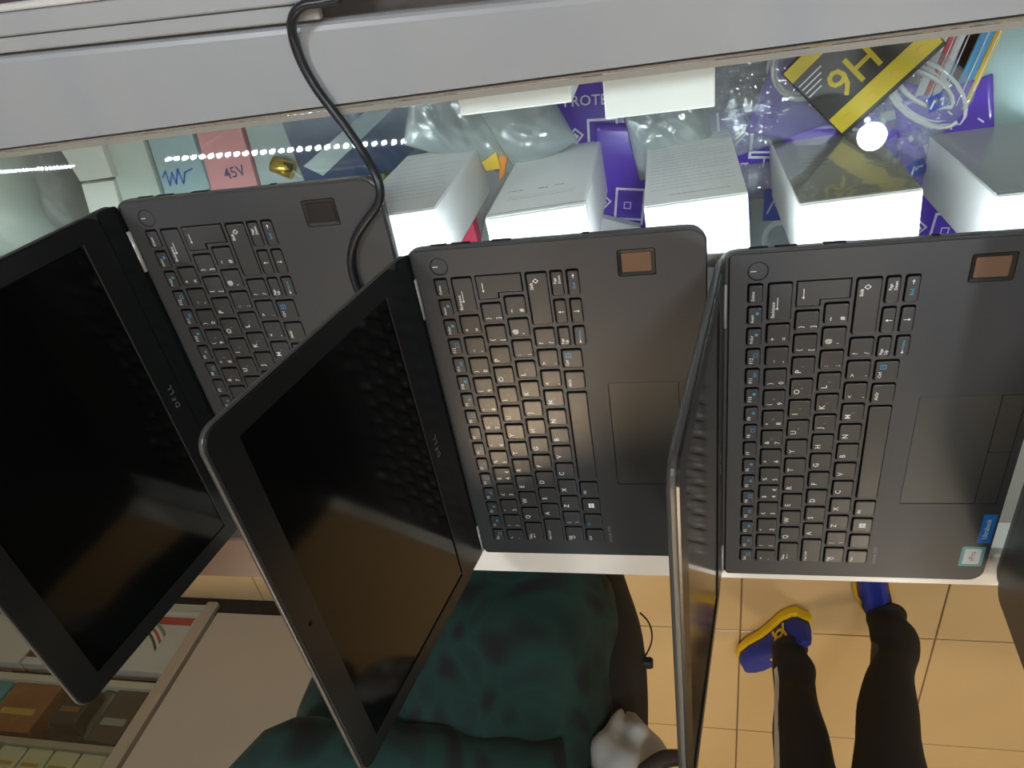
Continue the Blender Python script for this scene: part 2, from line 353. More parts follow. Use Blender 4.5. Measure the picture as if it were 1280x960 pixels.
ov = dict(U='4', I='5', O='6', J='1', K='2', L='3', M='0', P='*')
def letters(s, off, row):
    for i, c in enumerate(s):
        x0, x1 = cell(i, off)
        if c in '[]': lg = [('t', {'[': '{', ']': '}'}[c], 'w', 1.6, 1.2, 3.8), ('b', c, 'w', 1.6, 1.4, 3.8)]
        elif c in ";'#\\,./": lg = [('t', {';': ':', "'": '@', '#': '~', '\\': '|', ',': '<', '.': '>', '/': '?'}[c], 'w', 1.6, 1.2, 4.0), ('b', c, 'w', 1.6, 1.4, 4.0)]
        else: lg = [('t', c, 'w', 1.6, 1.2, 4.9)]
        if c in ov: lg.append(('m', ov[c], 'g', 0, 0, 2.4))
        keys.append((x0, x1, row * -VP, H, lg))
letters('QWERTYUIOP[]', 1.5, 1); letters("ASDFGHJKL;'#", 1.75, 2); letters("\\ZXCVBNM,./", 1.25, 3)
keys.append((XL, cell(0, 1.75)[0], -2 * VP, H, [('t', 'Caps Lock', 'w', 1.4, 1.2, 2.7)]))
keys.append((XL, cell(0, 1.25)[0], -3 * VP, H, [('t', 'Shift', 'w', 1.4, 1.2, 3.0), ('shift', '', 'w', .3, .38, 4)]))
keys.append((cell(11, 1.25)[0], XR, -3 * VP, H, [('tr', 'Shift', 'w', 6.5, 1.2, 3.0), ('shift', '', 'w', .87, .42, 4)]))
for x0, x1, n in ((XL, -119, 'Ctrl'), (-119, -100.5, 'Fn'), (-100.5, -82, 'win'), (-82, -63, 'Alt'), (-63, 30, ''), (30, 49.5, 'AltGr'), (49.5, 69, 'Ctrl')):
    lg = [('win', '', 'w', .5, .5, 5)] if n == 'win' else ([('t', n, 'b' if n == 'Fn' else 'w', 1.5, 1.2, 3.1)] if n else [])
    if n == 'Ctrl' and x0 > 0: lg.append(('frame', '', 'b', .72, .3, 3.6))
    keys.append((x0, x1, -4 * VP, H, lg))
for x0, x1, a, b in ((69, 88.5, 'PgUp', 'Home'), (88.5, 111, 'up', 'down'), (111, XR, 'PgDn', 'End')):
    la = {'PgUp': [('t', 'Page', 'w', 1.4, .7, 2.6), ('b', 'Up', 'w', 1.4, 1.0, 2.6)], 'PgDn': [('t', 'Page', 'w', 9, .7, 2.6), ('b', 'Down', 'w', 9, 1.0, 2.6)], 'up': [('arrow', 'u', 'w', .5, .5, 4)]}[a]
    lb_ = {'Home': [('arrow', 'l', 'w', .2, .5, 3), ('m', 'Home', 'b', 1.5, 0, 2.6)], 'End': [('m', 'End', 'b', -2, 0, 2.6), ('arrow', 'r', 'w', .82, .5, 3)], 'down': [('arrow', 'd', 'w', .5, .5, 4)]}[b]
    keys.append((x0, x1, -69.6, 11.6, la)); keys.append((x0, x1, -81.2, 11.6, lb_))
COL = {'w': 'legend', 'b': 'legend_blue', 'g': 'legend_grey'}
def arrow(mb, cx, cy, L, d, z, m):
    dx, dy = {'l': (-1, 0), 'r': (1, 0), 'u': (0, 1), 'd': (0, -1)}[d]
    stroke(mb, [(cx - dx * L / 2, cy - dy * L / 2), (cx + dx * L * .3, cy + dy * L * .3)], .45, z, m)
    tip = (cx + dx * L / 2, cy + dy * L / 2); w = 1.0; bx_, by_ = cx + dx * (L / 2 - 1.6), cy + dy * (L / 2 - 1.6)
    mb.add([(tip[0], tip[1], z), (bx_ - dy * w, by_ + dx * w, z), (bx_ + dy * w, by_ - dx * w, z)], [[0, 1, 2]], m)
def legends(mb, lg, x0, x1, y0, y1, z):
    for kd, s, c, a, b, sz in lg:
        sz = sz * (1.18 if kd in ('t', 'b', 'm', 'br', 'tr') and len(s) < 4 else 1.04)
        m = COL[c]; cx = x0 + (x1 - x0) * a; cy = y0 + (y1 - y0) * (1 - b) if kd in ('arrow', 'shift', 'win', 'frame', 'i') else 0
        if kd == 't': put_text(mb, s, x0 + a, y1 - b - sz * .72, sz, z, m, sx=.94)
        elif kd == 'tr': put_text(mb, s, x1 - a, y1 - b - sz * .72, sz, z, m, align='r')
        elif kd == 'b': put_text(mb, s, x0 + a, y0 + b, sz, z, m, sx=.94)
        elif kd == 'br': put_text(mb, s, x1 - a, y0 + b, sz, z, m, align='r')
        elif kd == 'm': put_text(mb, s, (x0 + x1) / 2 + a, (y0 + y1) / 2 - sz * .3, sz, z, m, align='c')
        elif kd == 'arrow': arrow(mb, cx, cy, sz, s, z, m)
        elif kd == 'shift': stroke(mb, [(cx, cy + 1.9), (cx - 1.7, cy), (cx, cy - 1.9), (cx + 1.7, cy)], .5, z, m, closed=True)
        elif kd == 'win':
            for sx in (-1, 1):
                for sy in (-1, 1): q = 1.15; X, Y = cx + sx * 1.3, cy + sy * 1.3; mb.add([(X - q, Y - q, z), (X + q, Y - q, z), (X + q, Y + q, z), (X - q, Y + q, z)], [[0, 1, 2, 3]], m)
        elif kd == 'frame': stroke(mb, [(cx - 1.6, cy - 1.8), (cx + 1.6, cy - 1.8), (cx + 1.6, cy + 1.8), (cx - 1.6, cy + 1.8)], .5, z, m, closed=True); stroke(mb, [(cx - 1, cy), (cx + 1, cy)], .4, z, m)
        elif kd == 'i':
            cx = x0 + (x1 - x0) * .66; cy = y0 + 2.5; k = s % 4; cyy = cy
            if k == 0: stroke(mb, [(cx - 1.5, cy - 1.2), (cx + 1.5, cy - 1.2), (cx + 1.5, cy + 1.2), (cx - 1.5, cy + 1.2)], .5, z, m, closed=True)
            elif k == 1: mb.add([(cx - 1.4, cy - 1.3, z), (cx + 1.4, cy, z), (cx - 1.4, cy + 1.3, z)], [[0, 1, 2]], m)
            elif k == 2: mb.add([(cx + 1.2 * math.cos(q), cy + 1.2 * math.sin(q), z) for q in [math.pi * 2 * i / 10 for i in range(10)]], [list(range(10))], m)
            else:
                for q in (-1.3, 0, 1.3): stroke(mb, [(cx + q, cy - .9), (cx + q, cy + .9)], .6, z, m)
GAP = 1.05
def key_mesh(x0, x1, yc, h, lg):
    mb = MB(); wx0, wx1, wy0, wy1 = x0 + GAP, x1 - GAP, yc - h / 2 + GAP, yc + h / 2 - GAP
    a = (wx0 + .35, wy0 + .40, wx1 - 1.65, wy1 - 1.3); cx, cy = (x0 + x1) / 2, yc
    def R4(i, z): return [(p[0] - cx, p[1] - cy, p[2]) for p in rr(a[0] + i, a[1] + i, a[2] - i, a[3] - i, 1.3, z, 2)]
    mb.loft([R4(0, -3.2), R4(.02, .3)], 'well', cap1=False); mb.loft([R4(.02, .3), R4(.25, .6), R4(.7, .7)], 'key', cap0=False)
    legends(mb, lg, a[0] + .5 - cx, a[2] - .5 - cx, a[1] + .5 - cy, a[3] - .5 - cy, .74)
    return mb, (cx, cy)
def well(x0, x1, yc, h): return [(p[0], p[1]) for p in rr(x0 + GAP, yc - h / 2 + GAP, x1 - GAP, yc + h / 2 - GAP, 1.7, 0, 2)]
wells = [well(*k[:4]) for k in keys]
# ISO enter key, L-shaped
ex0, ex1, ex2 = cell(12, 1.5)[0], cell(12, 1.75)[0], XR
def enter_poly(i):
    t0, t1 = -VP + H / 2 - i, -VP - H / 2 + i * 0 - (0 if i < 1.5 else 0); b = -2 * VP - H / 2 + i
    return [(ex2 - i, t0), (ex0 + i, t0), (ex0 + i, -1.5 * VP + i), (ex1 + i, -1.5 * VP + i), (ex1 + i, b), (ex2 - i, b)]
wells.append(enter_poly(GAP))
PADX = (-68.0, 35.0)
def rectp(x0, y0, x1, y1, r=1.5): return [(p[0], p[1]) for p in rr(x0, y0, x1, y1, r, 0, 2)]
holes = wells + [rectp(PADX[0], -166.5, PADX[1], -98.5, 1.2), rectp(123.5, -139, 143.5, -113, 1.5), [(141 + 6.8 * math.cos(2 * math.pi * k / 28), 14.5 + 6.8 * math.sin(2 * math.pi * k / 28)) for k in range(28)]]
def deck_outer():
    out = []
    for cx, cy, a0, r in ((153.6, 32.5, 0, 3), (-153.6, 32.5, 90, 3), (-153.6, -171.8, 180, 11), (153.6, -171.8, 270, 11)):
        sx = 1 if cx > 0 else -1; sy = 1 if cy > 0 else -1
        for k in range(6):
            a = R_(a0 + 18 * k); out.append((cx - sx * r + r * math.cos(a), cy - sy * r + r * math.sin(a)))
    return out
def build_laptop(label):
    root = thing('laptop', label, 'laptop', (0, 0, 0), 0, 'open black laptops in a row on the counter')
    # base shell
    mb = MB()
    def ring(i, z, yb=40.0): return [(p[0] * S, p[1] * S, p[2] * S) for p in rr(-155 + i, -173 + i, 155 - i, yb - i * .4, 12, z, 5)]
    mb.loft([ring(9, 1.6), ring(3.5, 3.5), ring(.5, 9), ring(0, 13), ring(.2, 15.4), ring(1.2, 16.2), ring(2.4, 16.2), ring(2.6, 14.4)], 'shell')
    basep = mb.build('base_shell', root)
    for x, y in ((-120, -150), (120, -150), (-120, 20), (120, 20)):
        f = MB(); f.cyl((0, 0), .008, 0, .0017, 'rubber', 16); f.build('rubber_foot', basep, (x * S, y * S, 0))
    # dark side rim slots (ports) on the right side
    for y0, y1 in ((-40, -26), (-10, 4), (8, 20), (-95, -90)):
        f = MB(); f.box((.1535, y0 * S, .0090), (.1551, y1 * S, .0125), 'well'); f.build('port', basep)
    # deck plate with openings
    v, f = plate_with_holes(deck_outer(), holes, DZ - 2.6, DZ)
    mb = MB(); mb.add([(a * S, b * S, c * S) for a, b, c in v], f, 'deck'); deck = mb.build('keyboard_deck', root)
    mb = MB(); mb.box((-.150, -.170, .0142), (.150, .031, .0147), 'well'); mb.build('key_tray', deck)
    for k in keys:
        mb, (cx, cy) = key_mesh(*k); mb.build('key', deck, (cx * S, cy * S, DZ * S), scale=S)
    mb = MB()
    def er(i, z): return [(x - 123, y + 27.6, z) for x, y in enter_poly(i)]
    mb.loft([er(1.9, -3.2), er(1.92, .3)], 'well', cap1=False); mb.loft([er(1.92, .3), er(2.15, .6), er(2.6, .7)], 'key', cap0=False); arrow(mb, -.6, 12.4, 7.5, 'l', .75, 'legend')
    mb.build('key', deck, (123 * S, -27.6 * S, DZ * S), scale=S)
    mb = MB(); mb.loft([[(p[0] * S, p[1] * S, p[2] * S) for p in rr(PADX[0] + .5, -151, PADX[1] - .5, -99, 1, z, 2)] for z in (DZ - 2.5, DZ - .45)], 'pad'); mb.build('touchpad', deck)
    for x0, x1 in ((PADX[0] + .5, -16.8), (-16.3, PADX[1] - .5)):
        mb = MB(); mb.loft([[(p[0] * S, p[1] * S, p[2] * S) for p in rr(x0, -166, x1, -151.6, 1, z, 2)] for z in (DZ - 2.5, DZ - .3)], 'pad'); mb.build('touchpad_button', deck)
    mb = MB(); mb.loft([[(p[0] * S, p[1] * S, p[2] * S) for p in rr(124 + i, -138.5 + i, 143 - i, -113.5 - i, 1.2, z, 2)] for z, i in ((DZ - 2.4, 0), (DZ - .2, 0), (DZ - .6, 2.2))], 'sensor_dark', cap1=False); mb.build('reader_frame', deck)
    mb = MB(); mb.loft([[(p[0] * S, p[1] * S, p[2] * S) for p in rr(126.5, -136, 140.5, -116, .6, z, 1)] for z in (DZ - 2.4, DZ - .7)], 'sensor'); sen = mb.build('fingerprint_reader', deck)
    mb = MB(); mb.cyl((141 * S, 14.5 * S), 6.3 * S, (DZ - 2.4) * S, (DZ - .1) * S, 'deck', 28, .0003); mb.add([(x * S, y * S, (DZ - .06) * S) for x, y in ((140.7, 15.5), (141.3, 15.5), (141.3, 19.3), (140.7, 19.3))], [[0, 1, 2, 3]], 'legend'); mb.build('power_button', deck)
    mb = MB(); put_text(mb, 'Latitude 7270', -137 * S, -88.5 * S, 3.6 * S, (DZ + .04) * S, 'legend_grey'); mb.build('model_lettering', deck)
    # hinges
    for sx, (x0, x1) in ((1, (99, 132)), (-1, (-152, -120))):
        mb = MB(); mb.tube([(x0 * S, 36.4 * S, 17.2 * S), (x1 * S, 36.4 * S, 17.2 * S)], 2.3 * S, 'hinge', 12); mb.build('hinge', root)
    return root, sen
def build_lid(root, ang):
    """lid part: local x across, local y up the lid, local z towards the user; n = 0 is the bezel face"""
    lid = MB(); T = -6.4
    def ring(i, z, y0=-14.0, y1=207.0): return [(p[0] * S, p[1] * S, p[2] * S) for p in rr(-155 + i, y0 + i, 155 - i, y1 - i, 12, z, 6)]
    lid.loft([ring(3.5, T), ring(1.0, T + 1.0), ring(.1, T + 2.6), ring(0, -2.2), ring(.3, -1.6), ring(1.2, -1.4), ring(1.4, -2.2)], 'shell', smooth=False)
    L = lid.build('lid', root)
    v, f = plate_with_holes([(p[0], p[1]) for p in rr(-153.5, 7, 153.5, 205.5, 10.5, 0, 6)], [[(p[0], p[1]) for p in rr(-138.5, 28.5, 138.5, 184.5, .6, 0, 1)]], -2.0, 0)
    mb = MB(); mb.add([(a * S, b * S, c * S) for a, b, c in v], f, 'bezel'); bz = mb.build('bezel', L)
    mb = MB(); mb.loft([[(p[0] * S, p[1] * S, p[2] * S) for p in rr(-153, -12.5, 153, 6.2, 3, z, 3)] for z in (-2.0, -.6)], 'bezel'); mb.build('hinge_cover', L)
    mb = MB(); mb.loft([[(p[0] * S, p[1] * S, p[2] * S) for p in rr(-138.45, 28.55, 138.45, 184.45, .5, z, 1)] for z in (-2.2, -.9)], 'lcd'); mb.build('screen', L)
    mb = MB(); mb.box((-.1384, .0278, -.0008), (.1384, .0285, .0002), 'shell'); mb.build('screen_lip', L)
    mb = MB(); z = .05 * S
    put_text(mb, 'D', -11.5 * S, 14.6 * S, 6.4 * S, z, 'logo', sx=1.15); put_text(mb, 'E', -5.2 * S, 16.2 * S, 6.0 * S, z, 'logo', rot=-24); put_text(mb, 'L', 1.4 * S, 14.6 * S, 6.4 * S, z, 'logo', sx=1.15); put_text(mb, 'L', 6.2 * S, 14.6 * S, 6.4 * S, z, 'logo', sx=1.15); mb.build('logo_lettering', L)
    mb = MB(); mb.cyl((0, 194.5 * S), .0018, -.0004, .0001, 'well', 14); mb.build('webcam', L)
    # pad along the rim
    mb = MB(); put_text(mb, 'D', -17 * S, 92 * S, 16 * S, 0, 'logo', sx=1.15); put_text(mb, 'E', -4 * S, 96 * S, 15 * S, 0, 'logo', rot=-24); put_text(mb, 'L', 10 * S, 92 * S, 16 * S, 0, 'logo'); put_text(mb, 'L', 21 * S, 92 * S, 16 * S, 0, 'logo')
    mb.v = [(-x, y, T * S - .00005) for x, y, _ in mb.v]; mb.build('lid_emblem', L)
    return L
def set_lid(L, ang):
    a = R_(ang)    # columns: across, up the lid, towards the user
    m = Matrix(((1, 0, 0, 0), (0, -math.cos(a), -math.sin(a), .0369), (0, math.sin(a), -math.cos(a), (DZ + 12.1) * S), (0, 0, 0, 1)))
    L.matrix_local = m
LAB = ['open black laptop with stickers on its palm rest, lid nearly upright', 'open black laptop with warm light on its keys, between two other laptops',
       'open black laptop under the black cord, nearest the far display cabinet', 'laptop showing the dark outer back of its lid, in front of the stickered laptop']
POSE = [(0, 0, 0, 99.3), (19.8, 219.6, .0026, 101.2), (75.8, 439.1, -.0051, 97.8), (-15, -227, 0.0, 95.0)]
proto, sensor = build_laptop(LAB[0]); lidp = build_lid(proto, 100)
lidless = [proto]
for k, (x, y, rz, ang) in enumerate(POSE):
    r = proto if k == 0 else copy_tree(proto)
    r['label'] = LAB[k]; r.location = W(x, y, GLASS); r.rotation_euler = (0, 0, rz)
    for ch in r.children:
        if ch.name.split('.')[0] == 'lid': set_lid(ch, ang)
    if k == 2:
        for d in r.children:
            for s in d.children:
                if s.name.startswith('fingerprint_reader'): s.data = s.data.copy(); s.data.materials[0] = MATS['sensor_dark']
    lidless.append(r)
# stickers: on the third laptop only
deck0 = [c for c in proto.children if c.name.startswith('keyboard_deck')][0]
mb = MB(); z = (DZ + .08) * S
mb.loft([[(p[0] * S, p[1] * S, q) for p in rr(-137, -168.5, -114.5, -151.5, 1, 0, 2)] for q in (DZ * S, z)], 'sticker_cyan')
mb.loft([[(p[0] * S, p[1] * S, q) for p in rr(-134.5, -166, -117, -154, 1, 0, 2)] for q in (z, z + .00004)], 'sticker_white')
put_text(mb, 'vPro', -125.7 * S, -162 * S, 6 * S, z + .00008, 'legend_grey', align='c'); o = mb.build('sticker', deck0); o['label'] = 'cyan and white processor sticker'
mb = MB(); mb.loft([[(p[0] * S, p[1] * S, q) for p in rr(-110.5, -170, -79, -160.5, .6, 0, 2)] for q in (DZ * S, z)], 'sticker_blue')
put_text(mb, 'Ultrabook', -94.7 * S, -166.6 * S, 5.2 * S, z + .00004, 'sticker_white', align='c'); o = mb.build('sticker', deck0); o['label'] = 'blue sticker'

# ------------------------------------------------------------------ black cord over the board and the third laptop
pts = [(424, -2, -1), (400, 3, -1.5), (379, 7, -2), (366, 22, -4), (366, 45, -11), (377, 78, -14), (395, 110, -14), (415, 137, -14), (436, 164, -12), (455, 192, -7), (468, 215, 0), (475, 236, 3.3), (473, 255, 3.3), (458, 276, 3.3), (445, 297, 3.3), (439, 320, 3.3), (441, 342, 3.3), (450, 366, 3.3), (470, 384, 3.3)]
def catmull(P, n=6):
    P = [np.array(p, float) for p in P]; Q = [2 * P[0] - P[1]] + P + [2 * P[-1] - P[-2]]; out = []
    for i in range(1, len(Q) - 2):
        a, b, c, d = Q[i - 1:i + 3]
        for k in range(n):
            t = k / n; out.append(.5 * (2 * b + (c - a) * t + (2 * a - 5 * b + 4 * c - d) * t * t + (3 * b - a - 3 * c + d) * t ** 3))
    return out + [P[-1]]
P3 = [onz(u, v, z) for u, v, z in pts]
mb = MB(); mb.tube([W(*p) for p in catmull(P3)], .0031, 'cord', 10)
tag(mb.build('power_cord'), 'black power cord bending from the trunking across the glass onto a laptop', 'cable')

# ------------------------------------------------------------------ phone boxes
def phone_box(lab, y0, y1, xf, ztop, depth, rz, front='carton', lines=(), zb=ZS, seam=None, wrap=False):
    cy = (y0 + y1) / 2; t = thing('phone_box', lab, 'box', W(xf, cy, zb), rz, 'phone boxes under the glass')
    w = (y1 - y0) / 1000; h = (ztop - zb) / 1000; d = depth / 1000; mb = MB()
    mb.box((-d, -w / 2, 0), (-.0005, w / 2, h), 'carton', .0008); mb.build('carton', t)
    mb = MB(); mb.box((-.0005, -w / 2 + .0008, .0008), (.0002, w / 2 - .0008, h - .0008), front); mb.build('front_face', t)
    mb = MB(); r2 = random.Random(lab)
    for z, a, b, th in lines:      # rows of tiny unreadable print, fractions of height / width (0 = photo left)
        x = a
        while x < b:
            l = r2.uniform(.02, .07); e = min(b, x + l)
            ya, yb = w / 2 - x * w, w / 2 - e * w
            mb.add([(.0004, ya, z * h), (.0004, yb, z * h), (.0004, yb, z * h + th), (.0004, ya, z * h + th)], [[0, 1, 2, 3]], 'print_grey'); x = e + .012
    if mb.v: mb.build('small_print', t)
    if seam is not None:
        mb = MB(); q = w / 2 + .0003; mb.box((-d, -q, h - .0065), (.0006, -q + .0006, h - .0058), 'print_grey'); mb.box((.0002, -w / 2, h - .006), (.0006, w / 2, h - .0056), 'print_grey'); mb.build('lid_seam', t)
    if wrap:
        mb = MB(); mb.box((.0006, -w / 2, .002), (.0010, w / 2, h - .002), 'wrap'); mb.build('clear_wrap', t)
    return t
small = [(.12, .04, .96, .0007), (.2, .05, .6, .0006), (.3, .1, .9, .0006), (.38, .1, .85, .0006), (.45, .1, .9, .0006), (.52, .15, .9, .0006), (.58, .1, .8, .0006), (.64, .1, .9, .0006), (.70, .2, .9, .0006), (.76, .2, .9, .0006), (.82, .2, .9, .0006)]
phone_box('white phone box with rows of faint print, partly behind the laptop under the cord', 245, 322, 186, -50, 46, .05, lines=small)
phone_box('white phone box with short print lines near its top and a slanted lid seam', 131, 208, 178, -50, 48, .06, lines=[(.80, .15, .85, .0008), (.77, .15, .85, .0006), (.68, .12, .28, .0018), (.69, .45, .55, .0022), (.68, .62, .72, .0016)], seam=1)
phone_box('white phone box with its side covered in close rows of print', 17, 89, 176, -50, 48, .06, lines=[(.1 + .045 * i, .06, .94 if i % 4 else .6, .0006) for i in range(17)] + [(.90, .25, .85, .0012)])
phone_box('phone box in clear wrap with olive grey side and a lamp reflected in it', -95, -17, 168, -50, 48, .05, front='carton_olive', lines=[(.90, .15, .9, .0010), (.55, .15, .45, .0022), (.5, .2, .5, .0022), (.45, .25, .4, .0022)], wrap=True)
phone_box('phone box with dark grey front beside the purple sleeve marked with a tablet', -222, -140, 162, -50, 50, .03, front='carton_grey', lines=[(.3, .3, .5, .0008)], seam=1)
phone_box('narrow white box lying half under the back board beside the frosted bag', 134, 214, 300, -58, 50, .0, zb=ZS)
phone_box('wide white box half under the back board beyond the wrapped phone box', 39, 112, 300, -58, 64, .0, zb=ZS)

# ------------------------------------------------------------------ sleeves, bags and packs on the glass shelf
PHOTO = -math.pi / 2          # local x -> photo right, local y -> photo up
def wavy(seed, amp, lx=.05):
    r2 = random.Random(seed); k = [(r2.uniform(.6, 1.4) / lx, r2.uniform(.6, 1.4) / lx, r2.uniform(0, 6)) for _ in range(4)]
    return lambda x, y: amp * sum(math.sin(a * x + b * y + c) for a, b, c in k) / 4
def sheet(mb, w, h, t, m, hf, nx=14, ny=18):
    top_ = [(w * (i / nx - .5), h * (j / ny - .5)) for j in range(ny + 1) for i in range(nx + 1)]
    n = len(top_); vs = [(x, y, t + hf(x, y)) for x, y in top_] + [(x, y, hf(x, y)) for x, y in top_]; fs = []
    q = lambda i, j: j * (nx + 1) + i
    for j in range(ny):
        for i in range(nx):
            fs.append([q(i, j), q(i + 1, j), q(i + 1, j + 1), q(i, j + 1)]); fs.append([n + q(i, j), n + q(i, j + 1), n + q(i + 1, j + 1), n + q(i + 1, j)])
    for i in range(nx): fs += [[q(i, 0), n + q(i, 0), n + q(i + 1, 0), q(i + 1, 0)], [q(i, ny), q(i + 1, ny), n + q(i + 1, ny), n + q(i, ny)]]
    for j in range(ny): fs += [[q(0, j), q(0, j + 1), n + q(0, j + 1), n + q(0, j)], [q(nx, j), n + q(nx, j), n + q(nx, j + 1), q(nx, j + 1)]]
    mb.add(vs, fs, m, True)
def pillow(mb, w, h, t, m, seed, nx=34, ny=26, wr=.0048):
    r1 = wavy(seed, wr, .016); r4 = wavy(seed + 50, wr * .6, .006); r2 = lambda x, y: abs(r1(x, y)) + abs(r4(x, y))
    def hf(i, j): a, b = i / nx, j / ny; return t * (max(0, 1 - (2 * a - 1) ** 4) * max(0, 1 - (2 * b - 1) ** 4)) ** .6
    vs = []; fs = []; N = (nx + 1) * (ny + 1)
    for s in (1, 0):
        for j in range(ny + 1):
            for i in range(nx + 1):
                x, y = w * (i / nx - .5), h * (j / ny - .5); e = hf(i, j); vs.append((x, y, .0008 + (e + abs(r2(x, y)) * (e / t)) if s else 0.0002))
    q = lambda i, j: j * (nx + 1) + i
    for j in range(ny):
        for i in range(nx): fs.append([q(i, j), q(i + 1, j), q(i + 1, j + 1), q(i, j + 1)]); fs.append([N + q(i, j), N + q(i, j + 1), N + q(i + 1, j + 1), N + q(i + 1, j)])
    for i in range(nx): fs += [[q(i, 0), N + q(i, 0), N + q(i + 1, 0), q(i + 1, 0)], [q(i, ny), q(i + 1, ny), N + q(i + 1, ny), N + q(i, ny)]]
    for j in range(ny): fs += [[q(0, j), q(0, j + 1), N + q(0, j + 1), N + q(0, j)], [q(nx, j), N + q(nx, j), N + q(nx, j + 1), q(nx, j + 1)]]
    mb.add(vs, fs, m, True)
def purple_sleeve(lab, u, v, ang, dz, w=92, h=150, text=(0, 58), icon=(0, 25), seed=1):
    p = onz(u, v, ZS + dz); t = thing('screen_protector_sleeve', lab, 'sleeve', W(p[0], p[1], ZS + dz), PHOTO + R_(ang), 'purple sleeves on the glass shelf')
    hf = wavy(seed, .0014, .05); mb = MB(); sheet(mb, w * S, h * S, .002, 'purple', lambda x, y: hf(x, y) + .0016); mb.build('sleeve', t)
    mb = MB(); z = .0041; H_ = lambda x, y: hf(x, y)
    if text: put_text(mb, 'PROTEA', text[0] * S, text[1] * S, 13 * S, z, 'print_white', hf=H_, align='c')
    if icon:
        x, y = icon; x += 8
        def box_(x0, y0, x1, y1, lw): stroke(mb, [(x0 * S, y0 * S), (x1 * S, y0 * S), (x1 * S, y1 * S), (x0 * S, y1 * S)], lw * S, z, 'print_white', H_, True)
        box_(x - 13, y - 17, x + 13, y + 17, 2.2); stroke(mb, [((x - 13) * S, (y - 12.5) * S), ((x + 13) * S, (y - 12.5) * S)], 2 * S, z, 'print_white', H_)
        box_(x - 5, y - 2, x + 1, y + 4, 1); stroke(mb, [(x * S, (y - 26) * S), (x * S, (y - 18) * S)], 1.4 * S, z, 'print_white', H_)
        c, s_ = math.cos(.7), math.sin(.7)
        for ww, hh, lw in ((4.5, 8, 1.6), (1.5, 4, 2.2)):
            q = [(-ww, -hh), (ww, -hh), (ww, hh), (-ww, hh)]; stroke(mb, [((x - 27 + c * a + s_ * b) * S, (y + 1 - s_ * a + c * b) * S) for a, b in q], lw * S, z, 'print_white', H_, True)
        for k in range(9):
            r3 = random.Random(seed * 31 + k); a, b = x - 24 + r3.uniform(-14, 10), y - 22 + r3.uniform(-10, 8); stroke(mb, [(a * S, b * S), ((a + r3.uniform(-6, 6)) * S, (b + r3.uniform(-5, 5)) * S)], 1.2 * S, z, 'print_white', H_)
    if not icon:
        for k in range(12):
            r3 = random.Random(seed * 17 + k); a, b = r3.uniform(-.42, .42) * w, r3.uniform(-.38, .38) * h; stroke(mb, [(a * S, b * S), ((a + r3.uniform(-5, 5)) * S, (b + r3.uniform(-4, 4)) * S)], 1.3 * S, z, 'print_white', H_)
    mb.build('white_print', t); return t
purple_sleeve('purple sleeve lettered PROTEA lying between the two white boxes by the back board', 738, 178, -3, 1, 104, 150, (2, 34), (4, 4), 1)
purple_sleeve('purple sleeve with tablet drawing in the gap between two white phone boxes', 786, 236, -8, 4, 70, 120, None, (-6, -16), 2)
purple_sleeve('purple sleeve with tablet drawing lying under the cable bag, beside the wrapped box', 948, 182, -6, 3, 80, 95, None, (-2, 8), 3)
purple_sleeve('purple sleeve lying across, under the yellow marked pack', 1046, 138, -20, 20, 132, 66, None, None, 4)
purple_sleeve('purple sleeve lettered PROTEA beside the box with dark grey front', 1178, 262, -6, 2, 86, 120, (0, 18), (0, -20), 5)
purple_sleeve('purple sleeve lying between the wide white box and the cable bag', 868, 172, 4, 5, 70, 80, None, (0, 8), 6)
purple_sleeve('purple sleeve lying under the coiled cable bag', 1180, 168, 12, 22, 70, 76, None, None, 7)
# two crumpled violet blue packs
for lab, u, v, a, w, h, m in (('dark blue wrapped pack at the back under the cable bag', 935, 92, 6, 110, 50, 'violet_dark'), ('navy patterned pack lying under the black cord', 455, 158, 4, 190, 110, 'navy')):
    z = ZS + (2 if m != 'navy' else -60 + 0); p = onz(u, v, z); t = thing('wrapped_pack', lab, 'pack', W(p[0], p[1], z if m != 'navy' else ZL), PHOTO + R_(a)); 
    mb = MB()
    if m == 'navy':
        p = onz(u, v, ZL + 90); t.location = W(p[0], p[1], ZL); mb.box((-.098, -.055, 0), (.098, .055, .09), 'navy', .003); mb.build('pack_body', t)
        mb = MB(); mb.add([(-.09, -.03, .0905), (.06, .04, .0905), (.075, .03, .0905), (-.07, -.045, .0905)], [[0, 1, 2, 3]], 'pouch_grey'); mb.add([(.07, .05, .0906), (.096, .053, .0906), (.095, .02, .0906)], [[0, 1, 2]], 'red'); mb.build('cover_print', t)
    else:
        sheet(mb, w * S, h * S, .004, m, wavy(9, .002, .02)); mb.v = [(x, y, zz + .003) for x, y, zz in mb.v]; mb.build('pack_body', t)
# 9H pack
p = onz(1074, 71, ZS + 32); t = thing('screen_glass_pack', 'black and yellow screen glass pack lettered 9H', 'pack', W(p[0], p[1], ZS + 32), PHOTO + R_(43))
mb = MB(); mb.box((-.046, -.040, 0), (.046, .036, .004), 'black_card', .001); mb.build('card', t)
mb = MB(); mb.box((-.045, -.036, .0041), (.045, -.020, .0046), 'yellow'); mb.box((-.045, .024, .0041), (.020, .035, .0046), 'yellow')
put_text(mb, '9H', -.028, -.015, .034, .0048, 'yellow', sx=.95)
for k in range(4): stroke(mb, [(-.043, .006 + k * .004), (-.032 + .003 * k, .006 + k * .004)], .0012, .0047, 'print_white')
for k in range(4): mb.cyl((-.034 + k * .022, -.030), .004, .0046, .0049, 'amber', 10)
mb.build('yellow_print', t)
